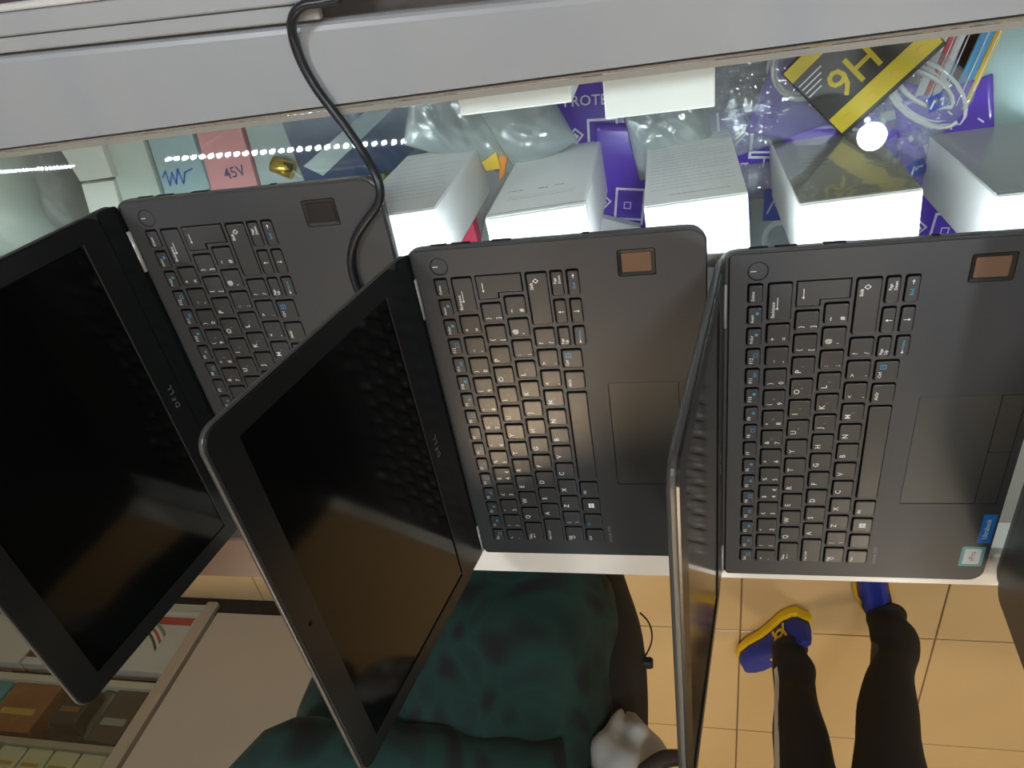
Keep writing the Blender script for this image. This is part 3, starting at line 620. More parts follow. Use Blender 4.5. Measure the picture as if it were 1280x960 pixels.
# row of thin boxes at the right
for k, (off, w, m, nm) in enumerate(((-34, 9, 'paper', 'white'), (-25, 7, 'red', 'red'), (-17, 6, 'paper', 'second white'), (-8, 20, 'book_blue', 'deep blue'), (13, 11, 'book_blue_light', 'lighter blue'), (25, 5, 'amber', 'yellow'))):
    p = onz(1204 + off * 1.05, 82, ZS + 26); mb = MB(); mb.box((-w / 2 * S, -.034, 0), (w / 2 * S, .052, .024 + .001 * (k % 3)), m, .0006)
    t = thing('flat_packet', 'thin %s packet in the row of upright packets beside the coiled cable' % nm, 'packet', W(p[0], p[1], ZS), PHOTO + R_(-15), 'thin packets in a row'); mb.build('packet_body', t)
    mb = MB(); stroke(mb, [(0, -.03), (0, .04)], .0008, .0252 + .001 * (k % 3), 'print_white'); mb.build('spine_print', t)
# silver pack
p = onz(1268, 98, ZS + 24); t = thing('silver_pack', 'shiny silver green pack with a yellow strip along its edge', 'pack', W(p[0], p[1], ZS), PHOTO + R_(-3)); mb = MB(); mb.box((-.046, -.046, 0), (.075, .060, .024), 'holo', .0015); mb.build('pack_body', t)
mb = MB(); mb.box((-.046, -.056, 0), (.075, -.0475, .020), 'yellow', .001); mb.build('yellow_edge', t)
# bagged cables
def coil(mb, cx, cy, rx, ry, n, z, rot=0, r=.0018, seed=0):
    r2 = random.Random(seed); P = []; c, s_ = math.cos(rot), math.sin(rot)
    for k in range(n * 20 + 1):
        a = 2 * math.pi * k / 20; f = 1 - .10 * math.sin(a * .31 + seed) - .05 * (k / 20 % 3); X, Y = rx * f * math.cos(a), ry * f * math.sin(a); P.append((cx + c * X - s_ * Y, cy + s_ * X + c * Y, z + .0016 * (k / 20) + .001 * math.sin(a * 1.3)))
    mb.tube(P, r, 'cable_white', 6); return P[-1]
def cable_bag(lab, u, v, ang, dz, w, h, coils, label_at, words, seed, film='film', th=14):
    p = onz(u, v, ZS + dz + 6); t = thing('bagged_cable', lab, 'cable bag', W(p[0], p[1], ZS + dz), PHOTO + R_(ang), 'clear bags on the glass shelf'); mb = MB(); e = None
    for c in coils: e = coil(mb, *c)
    if e:
        mb.box((e[0] - .006, e[1] - .004, .003), (e[0] + .008, e[1] + .004, .009), 'cable_white', .001)
        o = mb.build('white_cable', t)
    mb = MB(); pillow(mb, w * S, h * S, th * S, film, seed); mb.build('clear_bag', t)
    z = (th + 3.2) * S; mb = MB()
    if label_at:
        x, y, ww, hh, r = label_at; c, s_ = math.cos(R_(r)), math.sin(R_(r)); q = [(-ww / 2, -hh / 2), (ww / 2, -hh / 2), (ww / 2, hh / 2), (-ww / 2, hh / 2)]
        mb.add([((x + c * a - s_ * b) * S, (y + s_ * a + c * b) * S, z) for a, b in q], [[0, 1, 2, 3]], 'label_blue')
        stroke(mb, [((x + c * a - s_ * b) * S, (y + s_ * a + c * b) * S) for a, b in ((-ww * .32, -hh * .25), (-ww * .02, hh * .22), (ww * .02, -hh * .02), (ww * .12, hh * .1), (ww * .32, hh * .05))], 1.6 * S, z + .0002, 'print_white')
    for s, x, y, sz, r, m in words: put_text(mb, s, x * S, y * S, sz * S, z, m, rot=r)
    if mb.v: mb.build('bag_print', t)
    return t
cable_bag('clear bag holding a white cable, lettered CABLE on a blue label', 958, 122, 14, 16, 118, 84, [(.030, .014, .024, .026, 4, .004, .3, .0018, 2)], (32, 4, 13, 17, 0), [('CABLE', 26, 34, 10, -85, 'label_blue')], 3)
cable_bag('clear bag holding an oval white cable coil beside the thin packets', 1150, 118, -42, 12, 84, 70, [(0, .002, .037, .018, 7, .004, 0, .0017, 5), (-.004, .004, .026, .010, 4, .010, .1, .0017, 6)], (9, 3, 15, 12, 62), [], 5, th=17)
cable_bag('clear bag with blue label lying under the wrapped phone box', 962, 266, 2, 8, 66, 92, [(.012, -.030, .016, .02, 2, .003, .4, .0017, 8)], (4, 10, 20, 30, -4), [('PROTEA', -24, 24, 9, -88, 'label_blue'), ('CABLE', 10, -14, 8, -60, 'label_blue')], 7, th=10)
cable_bag('crumpled pale bag between the purple sleeves and the wide white box', 838, 172, 10, 12, 72, 66, [(.0, .0, .016, .014, 2, .003, 0, .0016, 3)], None, [], 8, film='film_milky', th=16)
cable_bag('large frosted bag lying beside the narrow white box', 585, 150, -22, 4, 118, 84, [(0, 0, .02, .015, 2, .004, 0, .0016, 4)], None, [], 11, film='film_milky', th=14)
cable_bag('second frosted bag beside the purple sleeve lettered PROTEA', 652, 148, 24, 24, 64, 88, [(0, 0, .014, .018, 2, .004, 0, .0016, 9)], None, [], 12, film='film_milky', th=12)
cable_bag('small clear bag with an adapter between the wrapped box and the grey fronted box', 1146, 196, 20, 18, 50, 56, [(0, .004, .012, .012, 2, .003, 0, .0016, 1)], (-4, -8, 16, 13, 8), [], 13, th=9)
cable_bag('clear bag over purple sleeve between the 9H pack and the wrapped box', 1085, 150, 8, 16, 54, 40, [(0, 0, .016, .009, 3, .003, 0, .0016, 14)], None, [('CABLE', -22, 6, 8, 0, 'print_white')], 14, th=8)
# small coloured packets seen between the phone boxes
def packet(name, lab, cat, px, z, th, m, bottom=None):
    q = [onz(u, v, z) for u, v in px]; c = sum(q) / len(q); zb = bottom if bottom is not None else z - th; t = thing(name, lab, cat, W(c[0], c[1], zb))
    mb = MB(); hh = (z - zb) * S; base_ = [((a[0] - c[0]) * S, (a[1] - c[1]) * S) for a in q]
    mb.loft([[(x, y, 0) for x, y in base_], [(x, y, hh * .85) for x, y in base_], [(x * .97, y * .97, hh) for x, y in base_]], m); mb.build('packet_body', t); return t, c, hh
packet('grey_card', 'grey ribbed card standing in the gap between two white phone boxes', 'card', [(606, 200), (650, 175), (640, 208), (605, 272), (600, 300), (572, 304), (585, 278), (607, 230)], ZS + 8, 8, 'grey_card')
t, c, hh = packet('small_packet', 'yellow and orange small packet behind the white phone box', 'packet', [(602, 203), (620, 190), (626, 211), (608, 214)], ZS + 22, 12, 'amber')
t.location.z += 0
packet('small_packet', 'orange small packet beside the yellow one between phone boxes', 'packet', [(624, 188), (634, 195), (630, 220), (624, 226)], ZS + 20, 10, 'orange')
packet('small_packet', 'bright pink packet beside the laptop between two phone boxes', 'packet', [(590, 274), (594, 290), (598, 306), (568, 306)], ZS + 26, 16, 'magenta')
packet('small_packet', 'beige packet with gold trim beside the laptop, between white phone boxes', 'packet', [(752, 272), (800, 284), (802, 300), (748, 300)], ZS + 20, 10, 'paper')

# ------------------------------------------------------------------ things on the lower board at the far end
LZ = ZL + 60
def low(name, lab, cat, px, m, hgt=LZ, extra=None):
    q = [onz(u, v, hgt) for u, v in px]; c = sum(q) / len(q); t = thing(name, lab, cat, W(c[0], c[1], ZL)); hh = (hgt - ZL) * S; b = [((a[0] - c[0]) * S, (a[1] - c[1]) * S) for a in q]; mb = MB()
    mb.loft([[(x, y, 0) for x, y in b], [(x, y, hh - .004) for x, y in b], [(x * .965, y * .965, hh) for x, y in b]], m); mb.build('body', t)
    return t, c, hh
def word_on(t, c, hh, s, u, v, sz, m, hgt=LZ, rot=0):
    p = onz(u, v, hgt); mb = MB(); put_text(mb, s, 0, 0, sz * S, hh + .0006, m, align='c'); o = mb.build('handwriting', t, ((p[0] - c[0]) * S, (p[1] - c[1]) * S, 0), PHOTO + R_(rot)); return o
a = low('pouch', 'pale blue pouch with blue handwriting beside the pink pouch', 'pouch', [(180, 162), (236, 153), (264, 236), (212, 262)], 'pouch_blue'); p = onz(224, 222, LZ); mb = MB(); stroke(mb, [(-.022, .006), (-.014, .012), (-.018, -.006), (-.006, .008), (-.008, -.006), (.004, .010), (.002, -.008), (.012, .004), (.024, .006)], .0022, a[2] + .0006, 'ink_blue'); mb.build('handwriting', a[0], ((p[0] - a[1][0]) * S, (p[1] - a[1][1]) * S, 0), PHOTO + R_(8))
a = low('pouch', 'pink pouch marked 45V in dark ink', 'pouch', [(241, 152), (297, 143), (330, 255), (270, 262)], 'pink'); word_on(*a, '45V', 296, 221, 19, 'ink', rot=6)
low('pouch', 'grey blue pouch between the pink pouch and the cord', 'pouch', [(301, 143), (356, 135), (396, 250), (334, 262)], 'pouch_grey')
low('pouch', 'pale green pouch beside the white cards', 'pouch', [(128, 172), (176, 164), (208, 262), (160, 275)], 'pouch_pale')
low('white_card', 'large white card leaning beside the pale pouch', 'card', [(68, 176), (124, 172), (142, 222), (100, 228)], 'paper', LZ + 10)
low('white_card', 'small white card with faint print by the laptop hinge', 'card', [(101, 230), (142, 225), (152, 262), (112, 268)], 'carton', LZ + 4)
p = onz(350, 212, LZ + 20); t = thing('brass_cylinder', 'small brass cylinder with a white lead on the grey blue pouch', 'motor', W(p[0], p[1], LZ), PHOTO + R_(-28)); mb = MB(); mb.tube([(-.013, 0, .012), (.013, 0, .012)], .010, 'gold', 16); mb.build('cylinder', t)
mb = MB(); mb.tube([(.013, .002, .012), (.022, -.003, .012), (.032, .003, .008), (.040, .0, .006)], .0012, 'cable_white', 6); mb.build('lead', t)
p = onz(416, 216, LZ); t = thing('round_pad', 'round white and green pad by the cord under the glass', 'pad', W(p[0], p[1], ZL)); mb = MB(); mb.cyl((0, 0), .062, 0, .052, 'green_felt', 32, .004); mb.build('rim', t); mb = MB(); mb.cyl((0, 0), .046, .052, .056, 'paper', 32); mb.build('centre', t)
for lab, u, v, w, h, th, m, a, cat, nm in (('blurred pale wrapped bundle at the far end of the case', -34, 262, 150, 200, 66, 'pouch_pale', -10, 'bundle', 'grey_bundle'), ('dark grey wrapped bundle beside the white cards', 66, 240, 60, 150, 44, 'grey_card', -18, 'bundle', 'dark_bundle')):
    p = onz(u, v, ZL + th); t = thing(nm, lab, cat, W(p[0], p[1], ZL), PHOTO + R_(a)); mb = MB(); pillow(mb, w * S, h * S, th * S, m, 31, wr=.012); mb.build('wrapping', t)

# ------------------------------------------------------------------ far display cabinet across the aisle
X0 = -1378.0
cab = thing('display_cabinet', 'display cabinet with glass front, cream side panel and dark plinth across the aisle', 'cabinet', W(X0, 1700, FLOOR)); O = W(X0, 1700, FLOOR)
def cbx(name, a, b, m, bev=0):
    mb = MB(); mb.box(tuple(W(*a) - O), tuple(W(*b) - O), m, bev); return mb.build(name, cab)
cbx('plinth', (X0 - 18, 1020, FLOOR), (X0 - 480, 2700, -858), 'plinth')
cbx('side_panel', (X0, 1020, -857), (X0 - 22, 1572, -60), 'panel_cream', .003)
cbx('post', (X0 + 2, 1590, -900), (X0 - 40, 1634, -60), 'aluminium', .006)
cbx('base_board', (X0 - 6, 1635, -887), (X0 - 480, 2690, -866), 'shelf_edge', .001)
cbx('shelf', (X0 - 6, 1635, -596), (X0 - 480, 2690, -574), 'shelf_edge', .001); cbx('shelf', (X0 - 6, 1635, -398), (X0 - 480, 2690, -380), 'aluminium', .001)
cbx('back_panel', (X0 - 480, 1020, -857), (X0 - 495, 2700, -60), 'panel_cream'); cbx('top_board', (X0 + 4, 1010, -58), (X0 - 500, 2710, -34), 'panel_cream', .003)
cbx('partition', (X0 - 24, 1574, -857), (X0 - 478, 1588, -60), 'panel_cream'); cbx('end_panel', (X0, 2692, -857), (X0 - 478, 2708, -60), 'panel_cream')
cbx('glass_front', (X0 - 1, 1636, -880), (X0 - 5, 2690, -62), 'pane_far')
def pack(lab, y0, y1, z0, z1, bits, xf=X0 - 14):
    t = thing('white_package', lab, 'package', W(xf, (y0 + y1) / 2, z0), 0, 'white packages on the bottom shelf'); w = (y1 - y0) * S / 2; h = (z1 - z0) * S; mb = MB(); mb.box((-.05, -w, 0), (0, w, h), 'pack_white', .002); mb.build('carton', t)
    mb = MB()
    for ya, yb, za, zb, m in bits: mb.add([(.0006, w - 2 * w * ya, h * za), (.0006, w - 2 * w * yb, h * za), (.0006, w - 2 * w * yb, h * zb), (.0006, w - 2 * w * ya, h * zb)], [[0, 1, 2, 3]], m)
    mb.build('printed_front', t); return t
pk = pack('white package with a red band and red striped picture behind the cabinet post', 1642, 1895, -866, -636, [(.30, .98, .04, .08, 'paper'), (.30, .97, .12, .25, 'pack_red')])
mb = MB()
for k, m in enumerate(('dark_item', 'paper', 'red', 'paper', 'grey_card')):
    P = []
    for i in range(9):
        a = i / 8; y = .05 - .10 * a; z = .085 + .075 * (1 - a) ** 1.6 - k * .013 * (1 - .4 * a) ; P.append((y, z))
    for i in range(8):
        (ya, za), (yb, zb) = P[i], P[i + 1]; mb.add([(.0011 + k * .0001, -ya, za), (.0011 + k * .0001, -yb, zb), (.0011 + k * .0001, -yb, zb - .013), (.0011 + k * .0001, -ya, za - .013)], [[0, 1, 2, 3]], m)
mb.build('striped_picture', pk)
pack('white package with dark and blue pictures on the bottom shelf', 1905, 2180, -866, -636, [(.0, .35, .35, .9, 'dark_red'), (.35, .60, .55, .95, 'dark_item'), (.45, .85, .68, .85, 'pack_blue'), (.5, .9, .2, .5, 'dark_item')])
pack('white package with plain front at the far end of the bottom shelf', 2190, 2430, -866, -636, [(.1, .8, .1, .2, 'pack_red')])
def item(name, lab, cat, y0, y1, zb, zt, m, d=70, xf=X0 - 18, bev=.004, extra=None):
    t = thing(name, lab, cat, W(xf, (y0 + y1) / 2, zb)); w = (y1 - y0) * S / 2; h = (zt - zb) * S; mb = MB(); mb.box((-d * S, -w, 0), (0, w, h), m, bev); mb.build('body', t)
    mb = MB(); mb.box((.0001, -w * .7, h * .55), (.0008, w * .7, h * .68), extra or 'grey_card'); mb.build('front_label', t); return t
item('dark_box', 'dark box with a small grey label on the middle shelf by the post', 'box', 1645, 1760, -574, -410, 'dark_item')
item('dark_box', 'black box with a beige lid on the middle shelf of the cabinet', 'box', 1830, 1925, -574, -455, 'plinth', extra='rust')
item('brown_pack', 'rust brown pack on the middle shelf of the cabinet', 'pack', 1965, 2140, -574, -420, 'rust', extra='ochre')
item('teal_pack', 'teal pack at the far end of the middle shelf', 'pack', 2150, 2250, -574, -500, 'teal_item', extra='paper')
for k in range(4): item('beige_box', 'flat beige box in the row on the upper shelf of the cabinet', 'box', 1650 + 92 * k, 1735 + 92 * k, -380, -300, 'beige_box', 120, extra='ochre')['group'] = 'beige boxes on the upper shelf'
p = (X0 - 60, 1800); t = thing('dark_bottle', 'dark grey bottle on a round foot, standing on the middle shelf', 'bottle', W(p[0], 1795, -574)); mb = MB(); n = 20
def rg(r, z): return [(r * math.cos(2 * math.pi * k / n), r * math.sin(2 * math.pi * k / n), z) for k in range(n)]
mb.loft([rg(.034, 0), rg(.036, .006), rg(.03, .014), rg(.019, .02), rg(.019, .10), rg(.012, .12), rg(.012, .14)], 'shell', smooth=True); mb.build('bottle_body', t); mb = MB(); mb.cyl((0, 0), .014, .14, .155, 'rubber', 16, .002); mb.build('cap', t)

# ------------------------------------------------------------------ people
def skin(name, joints, edges, m, parent, root=0, sub=2, extra=None):
    """joints: list of ((x, y, z) mm, rx, ry) -> smooth continuous surface"""
    me = bpy.data.meshes.new(name); me.from_pydata([tuple(W(*j[0])) for j in joints], edges, []); ob = bpy.data.objects.new(name, me); C.objects.link(ob)
    sk = ob.modifiers.new('s', 'SKIN'); sk.use_smooth_shade = True; sk.branch_smoothing = .6
    for i, j in enumerate(joints):
        sv = me.skin_vertices[0].data[i]; sv.radius = (j[1] * S, (j[2] if len(j) > 2 else j[1]) * S); sv.use_root = (i == root)
    ss = ob.modifiers.new('u', 'SUBSURF'); ss.levels = sub; ss.render_levels = sub
    ev = ob.evaluated_get(bpy.context.evaluated_depsgraph_get()); nm = bpy.data.meshes.new_from_object(ev); bpy.data.objects.remove(ob)
    nm.name = name; nm.materials.clear(); nm.materials.append(MATS[m]); nm.polygons.foreach_set('use_smooth', [True] * len(nm.polygons))
    o = bpy.data.objects.new(name, nm); C.objects.link(o); o.parent = parent; o.matrix_parent_inverse = Matrix.Translation(parent.location).inverted(); return o
def chain(J, E, start, pts):
    prev = start
    for p in pts:
        J.append(p); k = len(J) - 1
        if prev is not None: E.append((prev, k))
        prev = k
    return prev
def hand(J, E, wrist, w0, d, up, size=1.0, curl=.5, thumb=1):
    """palm and five fingers: d = pointing direction, up = back of the hand"""
    d = Vector(d).normalized(); up = Vector(up).normalized(); side = d.cross(up).normalized() * thumb; w = Vector(w0)
    palm = chain(J, E, wrist, [(tuple(w + d * 35 * size), 15 * size, 24 * size), (tuple(w + d * 70 * size), 12 * size, 26 * size)])
    for k, (o, L) in enumerate(((-27, 66), (-10, 76), (8, 72), (25, 56))):
        b = w + d * 78 * size + side * o * size; c1 = (d * math.cos(curl) - up * math.sin(curl)); c2 = (d * math.cos(curl * 2.2) - up * math.sin(curl * 2.2))
        chain(J, E, palm, [(tuple(b), 8.5 * size, 8.5 * size), (tuple(b + c1 * L * .5 * size), 8 * size, 8 * size), (tuple(b + c1 * L * .5 * size + c2 * L * .5 * size), 6.5 * size, 6.5 * size)])
    t0 = w + d * 28 * size - side * 26 * size
    chain(J, E, palm - 1, [(tuple(t0), 10 * size, 10 * size), (tuple(t0 + (d * .7 - side * .6 - up * .3) * 34 * size), 9 * size, 9 * size), (tuple(t0 + (d * 1.5 - side * .7 - up * .7) * 34 * size), 7.5 * size, 7.5 * size)])
def head_frame(f):
    f = Vector(f).normalized(); r = f.cross(Vector((0, 0, 1))).normalized(); return f, r, r.cross(f)
def head_point(c, F, th, ph, off=0):
    f, r, u = F; X = 96 * math.sin(th) * math.cos(ph); Y = 76 * math.sin(th) * math.sin(ph); Z = 116 * math.cos(th)
    if Z < 0: k = -Z / 116; Y *= 1 - .26 * k; X = X * (1 - .10 * k) + (10 * k if X > 0 else 14 * k)
    e = lambda p0, z0, wp, wz: math.exp(-((ph - p0) / wp) ** 2 - ((Z - z0) / wz) ** 2)
    X += 24 * e(0, -20, .15, 17) + 5 * e(0, 26, .7, 12) + 6 * e(0, -54, .28, 9) - 6 * (e(.38, 6, .16, 10) + e(-.38, 6, .16, 10))
    n = Vector((X / 96, Y / 76, Z / 116)).normalized() * off
    return c + f * (X + n.x) + r * (Y + n.y) + u * (Z + n.z)
def add_head(body, parent, c, f):
    c = Vector(c); F = head_frame(f); N, K = 40, 28; mb = MB(); hair = MB()
    ths = [.04 + (math.pi - .08) * k / K for k in range(K + 1)]; phs = [-math.pi + 2 * math.pi * i / N for i in range(N)]
    mb.loft([[W(*head_point(c, F, th, ph)) for ph in phs] for th in ths], 'skin', smooth=True)
    for q in (-1, 1):   # ears
        o_ = c + F[1] * 74 * q - F[0] * 4 - F[2] * 8
        mb.loft([[W(*(o_ + F[0] * (15 * math.sin(a) * math.cos(b)) + F[2] * (27 * math.sin(a) * math.sin(b)) + F[1] * q * 9 * math.cos(a))) for b in [2 * math.pi * i / 12 for i in range(12)]] for a in (.1, .6, 1.1, 1.6, 2.1, 2.6, 3.0)], 'skin', smooth=True)
    bm = bmesh.new(); bm.from_mesh(body.data); tmp = mb.build('tmp'); bm.from_mesh(tmp.data); bm.to_mesh(body.data); bm.free(); bpy.data.objects.remove(tmp)
    body.data.polygons.foreach_set('use_smooth', [True] * len(body.data.polygons))
    keep = lambda th, ph: (116 * math.cos(th) > 52) or (abs(ph) > 1.15 and 116 * math.cos(th) > -34) or (abs(ph) > 1.9 and 116 * math.cos(th) > -60)
    idx = {}; vs = []; fs = []
    def vid(k, i):
        i %= N
        if (k, i) not in idx: idx[(k, i)] = len(vs); vs.append(W(*head_point(c, F, ths[k], phs[i], 7)))
        return idx[(k, i)]
    for k in range(K):
        for i in range(N):
            if keep((ths[k] + ths[k + 1]) / 2, phs[i] + math.pi / N): fs.append([vid(k, i), vid(k, i + 1), vid(k + 1, i + 1), vid(k + 1, i)])
    hair.add(vs, fs, 'hair', True); unparent(hair.build('hair', parent), parent)
    for q in (-1, 1):
        ctr = head_point(c, F, math.acos(6 / 116), .38 * q, -5)
        mb = MB(); mb.loft([[W(*(ctr + F[0] * 10 * math.cos(a) + F[1] * 12 * math.sin(a) * math.cos(b) + F[2] * 8 * math.sin(a) * math.sin(b))) for b in [2 * math.pi * i / 12 for i in range(12)]] for a in (.05, .5, 1.0, 1.5, 2.2)], 'eye', smooth=True)
        mb.add([W(*(ctr + F[0] * 10.2 + F[1] * 4.5 * math.cos(b) + F[2] * 4.5 * math.sin(b))) for b in [2 * math.pi * i / 12 for i in range(12)]], [list(range(12))], 'hair'); unparent(mb.build('eye', parent), parent)
    mb = MB(); mb.tube([W(*head_point(c, F, math.acos(-54 / 116), a, -1)) for a in (-.30, -.15, 0, .15, .30)], [.002, .0045, .0052, .0045, .002], 'dark_red', 8); unparent(mb.build('mouth', parent), parent)
def head_joints(J, E, neck, c, f):
    F = head_frame(f); chain(J, E, neck, [(tuple(Vector(c) - F[2] * 60 - F[0] * 12), 54, 58), (tuple(Vector(c) - F[2] * 5 - F[0] * 8), 48, 52)])
def unparent(o, p): o.matrix_parent_inverse = Matrix.Translation(p.location).inverted(); return o

# --- person in the green plaid shirt, at the counter, leaning forward, forearm held in front
gp = thing('person', 'person in a green and black plaid shirt over a black top, standing at the counter', 'person', W(-430, 320, FLOOR))
def torso(name, rows, m, parent, folds=.0, seed=1, n=48, extra=None, ripple=9, e=.82):
    mb = MB(); r2 = random.Random(seed); ph = [r2.uniform(0, 6) for _ in range(6)]; rings = []; R = [np.array(r, float) for r in rows]; R = catmull(R, 5)
    for q in R:
        z, cx, cy, rx, ry = q; ring = []
        for k in range(n):
            a = 2 * math.pi * k / n; f = 1 + folds * (math.sin(ripple * a + ph[0] + z * .012) * .5 + math.sin(4 * a - z * .02 + ph[1]) * .5 + .6 * math.sin(z * .05 + 2 * a + ph[2]))
            ca, sa = math.cos(a), math.sin(a); ring.append(W(cx + rx * f * math.copysign(abs(ca) ** e, ca), cy + ry * f * math.copysign(abs(sa) ** e, sa), z))
        rings.append(ring)
    mb.loft(rings, m, smooth=True)
    for P, r in (extra or []):
        Q = catmull([np.array((*p, q), float) for p, q in zip(P, r)], 6); mb.tube([W(*q[:3]) for q in Q], [q[3] * S * (1 + folds * 1.5 * math.sin(i * 1.7 + seed)) for i, q in enumerate(Q)], m, 16)
    return unparent(mb.build(name, parent), parent)
HC = (-505, 10, 545); FD = (.15, -.9, -.35)
J = [((-428, 320, -20), 95, 110)]; E = []
ch_ = chain(J, E, 0, [((-428, 305, 150), 90, 105), ((-465, 232, 310), 90, 105), ((-490, 155, 410), 66, 90), ((-500, 105, 455), 48, 52), ((-502, 60, 475), 46, 50)])
head_joints(J, E, ch_, HC, FD)
for q in (-1, 1):
    chain(J, E, 0, [((-428 + q * 90, 320, -90), 82, 88), ((-428 + q * 98, 315, -440), 54, 58), ((-428 + q * 103, 332, -830), 40, 42), ((-428 + q * 105, 340, -895), 34, 36), ((-428 + q * 112, 210, -908), 32, 16)])
a1 = chain(J, E, 3, [((-372, 168, 395), 42, 44), ((-325, 310, 270), 38, 40), ((-272, 420, 185), 34, 36), ((-290, 280, 150), 30, 32), ((-318, 150, 128), 22, 26)])
hand(J, E, a1, (-319, 146, 127), (-.15, -1, .05), (.75, -.1, .6), .95, .55, 1)
a2 = chain(J, E, 3, [((-612, 168, 395), 42, 44), ((-655, 250, 270), 38, 40), ((-625, 270, 180), 34, 36), ((-570, 140, 130), 30, 32), ((-500, 40, 120), 22, 26)])
hand(J, E, a2, (-498, 38, 120), (.5, -1, -.1), (-.5, -.1, .8), .95, .6, -1)
add_head(skin('body', J, E, 'skin', gp), gp, HC, FD)
torso('plaid_shirt', [(-135, -428, 322, 178, 172), (-60, -428, 320, 182, 176), (60, -428, 318, 182, 176), (170, -438, 300, 178, 165), (300, -462, 240, 165, 138), (400, -488, 165, 160, 98), (455, -498, 125, 115, 76), (485, -500, 95, 70, 60)], 'plaid', gp, .022, 3, e=.62,
      extra=[([(-375, 165, 395), (-350, 225, 350), (-322, 320, 265), (-270, 428, 185), (-272, 380, 160), (-288, 270, 148), (-308, 185, 134)], [66, 64, 62, 60, 58, 54, 48]),
             ([(-610, 165, 395), (-650, 210, 340), (-660, 262, 260), (-640, 275, 180), (-590, 190, 142), (-545, 110, 126)], [66, 64, 62, 60, 54, 48])])
torso('black_top', [(-240, -425, 275, 110, 120), (-150, -424, 262, 106, 132), (-70, -422, 256, 104, 141), (20, -422, 254, 104, 139), (140, -430, 240, 104, 124), (280, -455, 195, 104, 105), (380, -482, 140, 90, 80), (450, -498, 100, 58, 56)], 'black_cloth', gp, .012, 5)
J = [((-428, 320, -90), 125, 140)]; E = []
for q in (-1, 1): chain(J, E, 0, [((-428 + q * 92, 320, -190), 98, 105), ((-428 + q * 98, 315, -440), 76, 80), ((-428 + q * 103, 332, -860), 62, 66)])
skin('trousers', J, E, 'black_cloth', gp)
for q in (-1, 1):
    J = [((-428 + q * 105, 355, -893), 38, 32)]; E = []
    chain(J, E, 0, [((-428 + q * 107, 280, -897), 40, 28), ((-428 + q * 112, 190, -903), 46, 22), ((-428 + q * 114, 135, -905), 36, 20)]); skin('shoe', J, E, 'rubber', gp)
# thin earphone wire looping out from the black top
pts = [onx(u, v, -400) for u, v in ((800, 766), (808, 774), (813, 783), (815, 794), (814, 804), (810, 814), (803, 826))]
mb = MB(); mb.tube([W(*p) for p in catmull(pts, 4)], .0011, 'rubber', 6); p = onx(809, 829, -400); mb.box(tuple(W(p[0] - 6, p[1] - 7, p[2] - 6)), tuple(W(p[0] + 6, p[1] + 12, p[2] + 5)), 'rubber', .002); unparent(mb.build('earphone_wire', gp), gp)
# grey-white cloth held in front of the black top
cp = (-338, 130, 30); cl = thing('folded_cloth', 'crumpled grey white cloth held in front of the black top', 'cloth', W(*cp)); mb = MB(); n = 40; rings = []
r2 = wavy(21, 1.0, .5)
for a in np.linspace(.05, math.pi - .05, 26):
    ring = []
    for b in [2 * math.pi * i / n for i in range(n)]:
        f = 1 + .10 * math.sin(3 * b + 5 * a) + .09 * math.sin(7 * b - 3 * a + 1) + .06 * math.sin(11 * a + 2 * b); h = -math.cos(a)
        ring.append((-.036 * 0 + .038 * f * math.sin(a) * math.cos(b) + .012 * h, .042 * f * math.sin(a) * math.sin(b) - .004 * h, .080 + .086 * h * (1 + .05 * math.sin(5 * b))))
    rings.append(ring)
mb.loft(rings, 'grey_cloth', smooth=True); mb.build('cloth', cl)

# --- person in black trousers with blue and yellow shoes, in the aisle
lp = thing('person', 'person in black trousers with pale side stripe and blue and yellow shoes in the aisle', 'person', W(-1330, -300, FLOOR))
A = (-1386, -206); B = (-1238, -428); fd = Vector((-.84, .54, 0)).normalized()
HX, HY = -1335, -235
J = [((HX, HY, 20), 105, 120)]; E = []
ch_ = chain(J, E, 0, [((HX, HY, 180), 100, 120), ((HX, HY, 340), 105, 140), ((HX, HY, 480), 80, 140), ((HX, HY, 545), 60, 64), ((HX - 8, HY + 4, 590), 58, 62)])
HC2 = (HX - 18, HY + 10, 695); head_joints(J, E, ch_, HC2, tuple(fd))
KN = {0: [((-1362, -196, -110), 0), ((-1370, -192, -440), 0), ((-1372, -196, -620), 0)], 1: [((-1295, -300, -110), 0), ((-1262, -345, -440), 0), ((-1246, -388, -640), 0)]}
for k, (x, y) in enumerate((A, B)):
    chain(J, E, 0, [(KN[k][0][0], 78, 84), (KN[k][1][0], 52, 56), (KN[k][2][0], 42, 44), ((x, y, -820), 34, 36), ((x, y, -880), 32, 34)])
sd = fd.cross(Vector((0, 0, 1)))
for q in (-1, 1):
    v = Vector((HX, HY, 470)) + sd * 165 * q
    a_ = chain(J, E, 3, [(tuple(v), 46, 48), (tuple(v + sd * 45 * q + Vector((0, 0, -270))), 38, 40), (tuple(v + sd * 48 * q + fd * 45 + Vector((0, 0, -500))), 26, 30)])
    hand(J, E, a_, v + sd * 48 * q + fd * 46 + Vector((0, 0, -502)), (fd.x * .2, fd.y * .2, -1), tuple(sd * q), .95, .35, -q)
add_head(skin('body', J, E, 'skin', lp), lp, HC2, tuple(fd))
torso('t_shirt', [(-60, HX, HY, 160, 170), (100, HX, HY, 160, 168), (280, HX, HY, 165, 175), (420, HX, HY, 155, 165), (500, HX, HY, 110, 115), (545, HX, HY, 66, 68)], 'tee_grey', lp, .02, 7,
      extra=[([tuple(Vector((HX, HY, 460)) + sd * 120 * q), tuple(Vector((HX, HY, 420)) + sd * 185 * q), tuple(Vector((HX, HY, 270)) + sd * 205 * q)], [70, 66, 62]) for q in (-1, 1)])
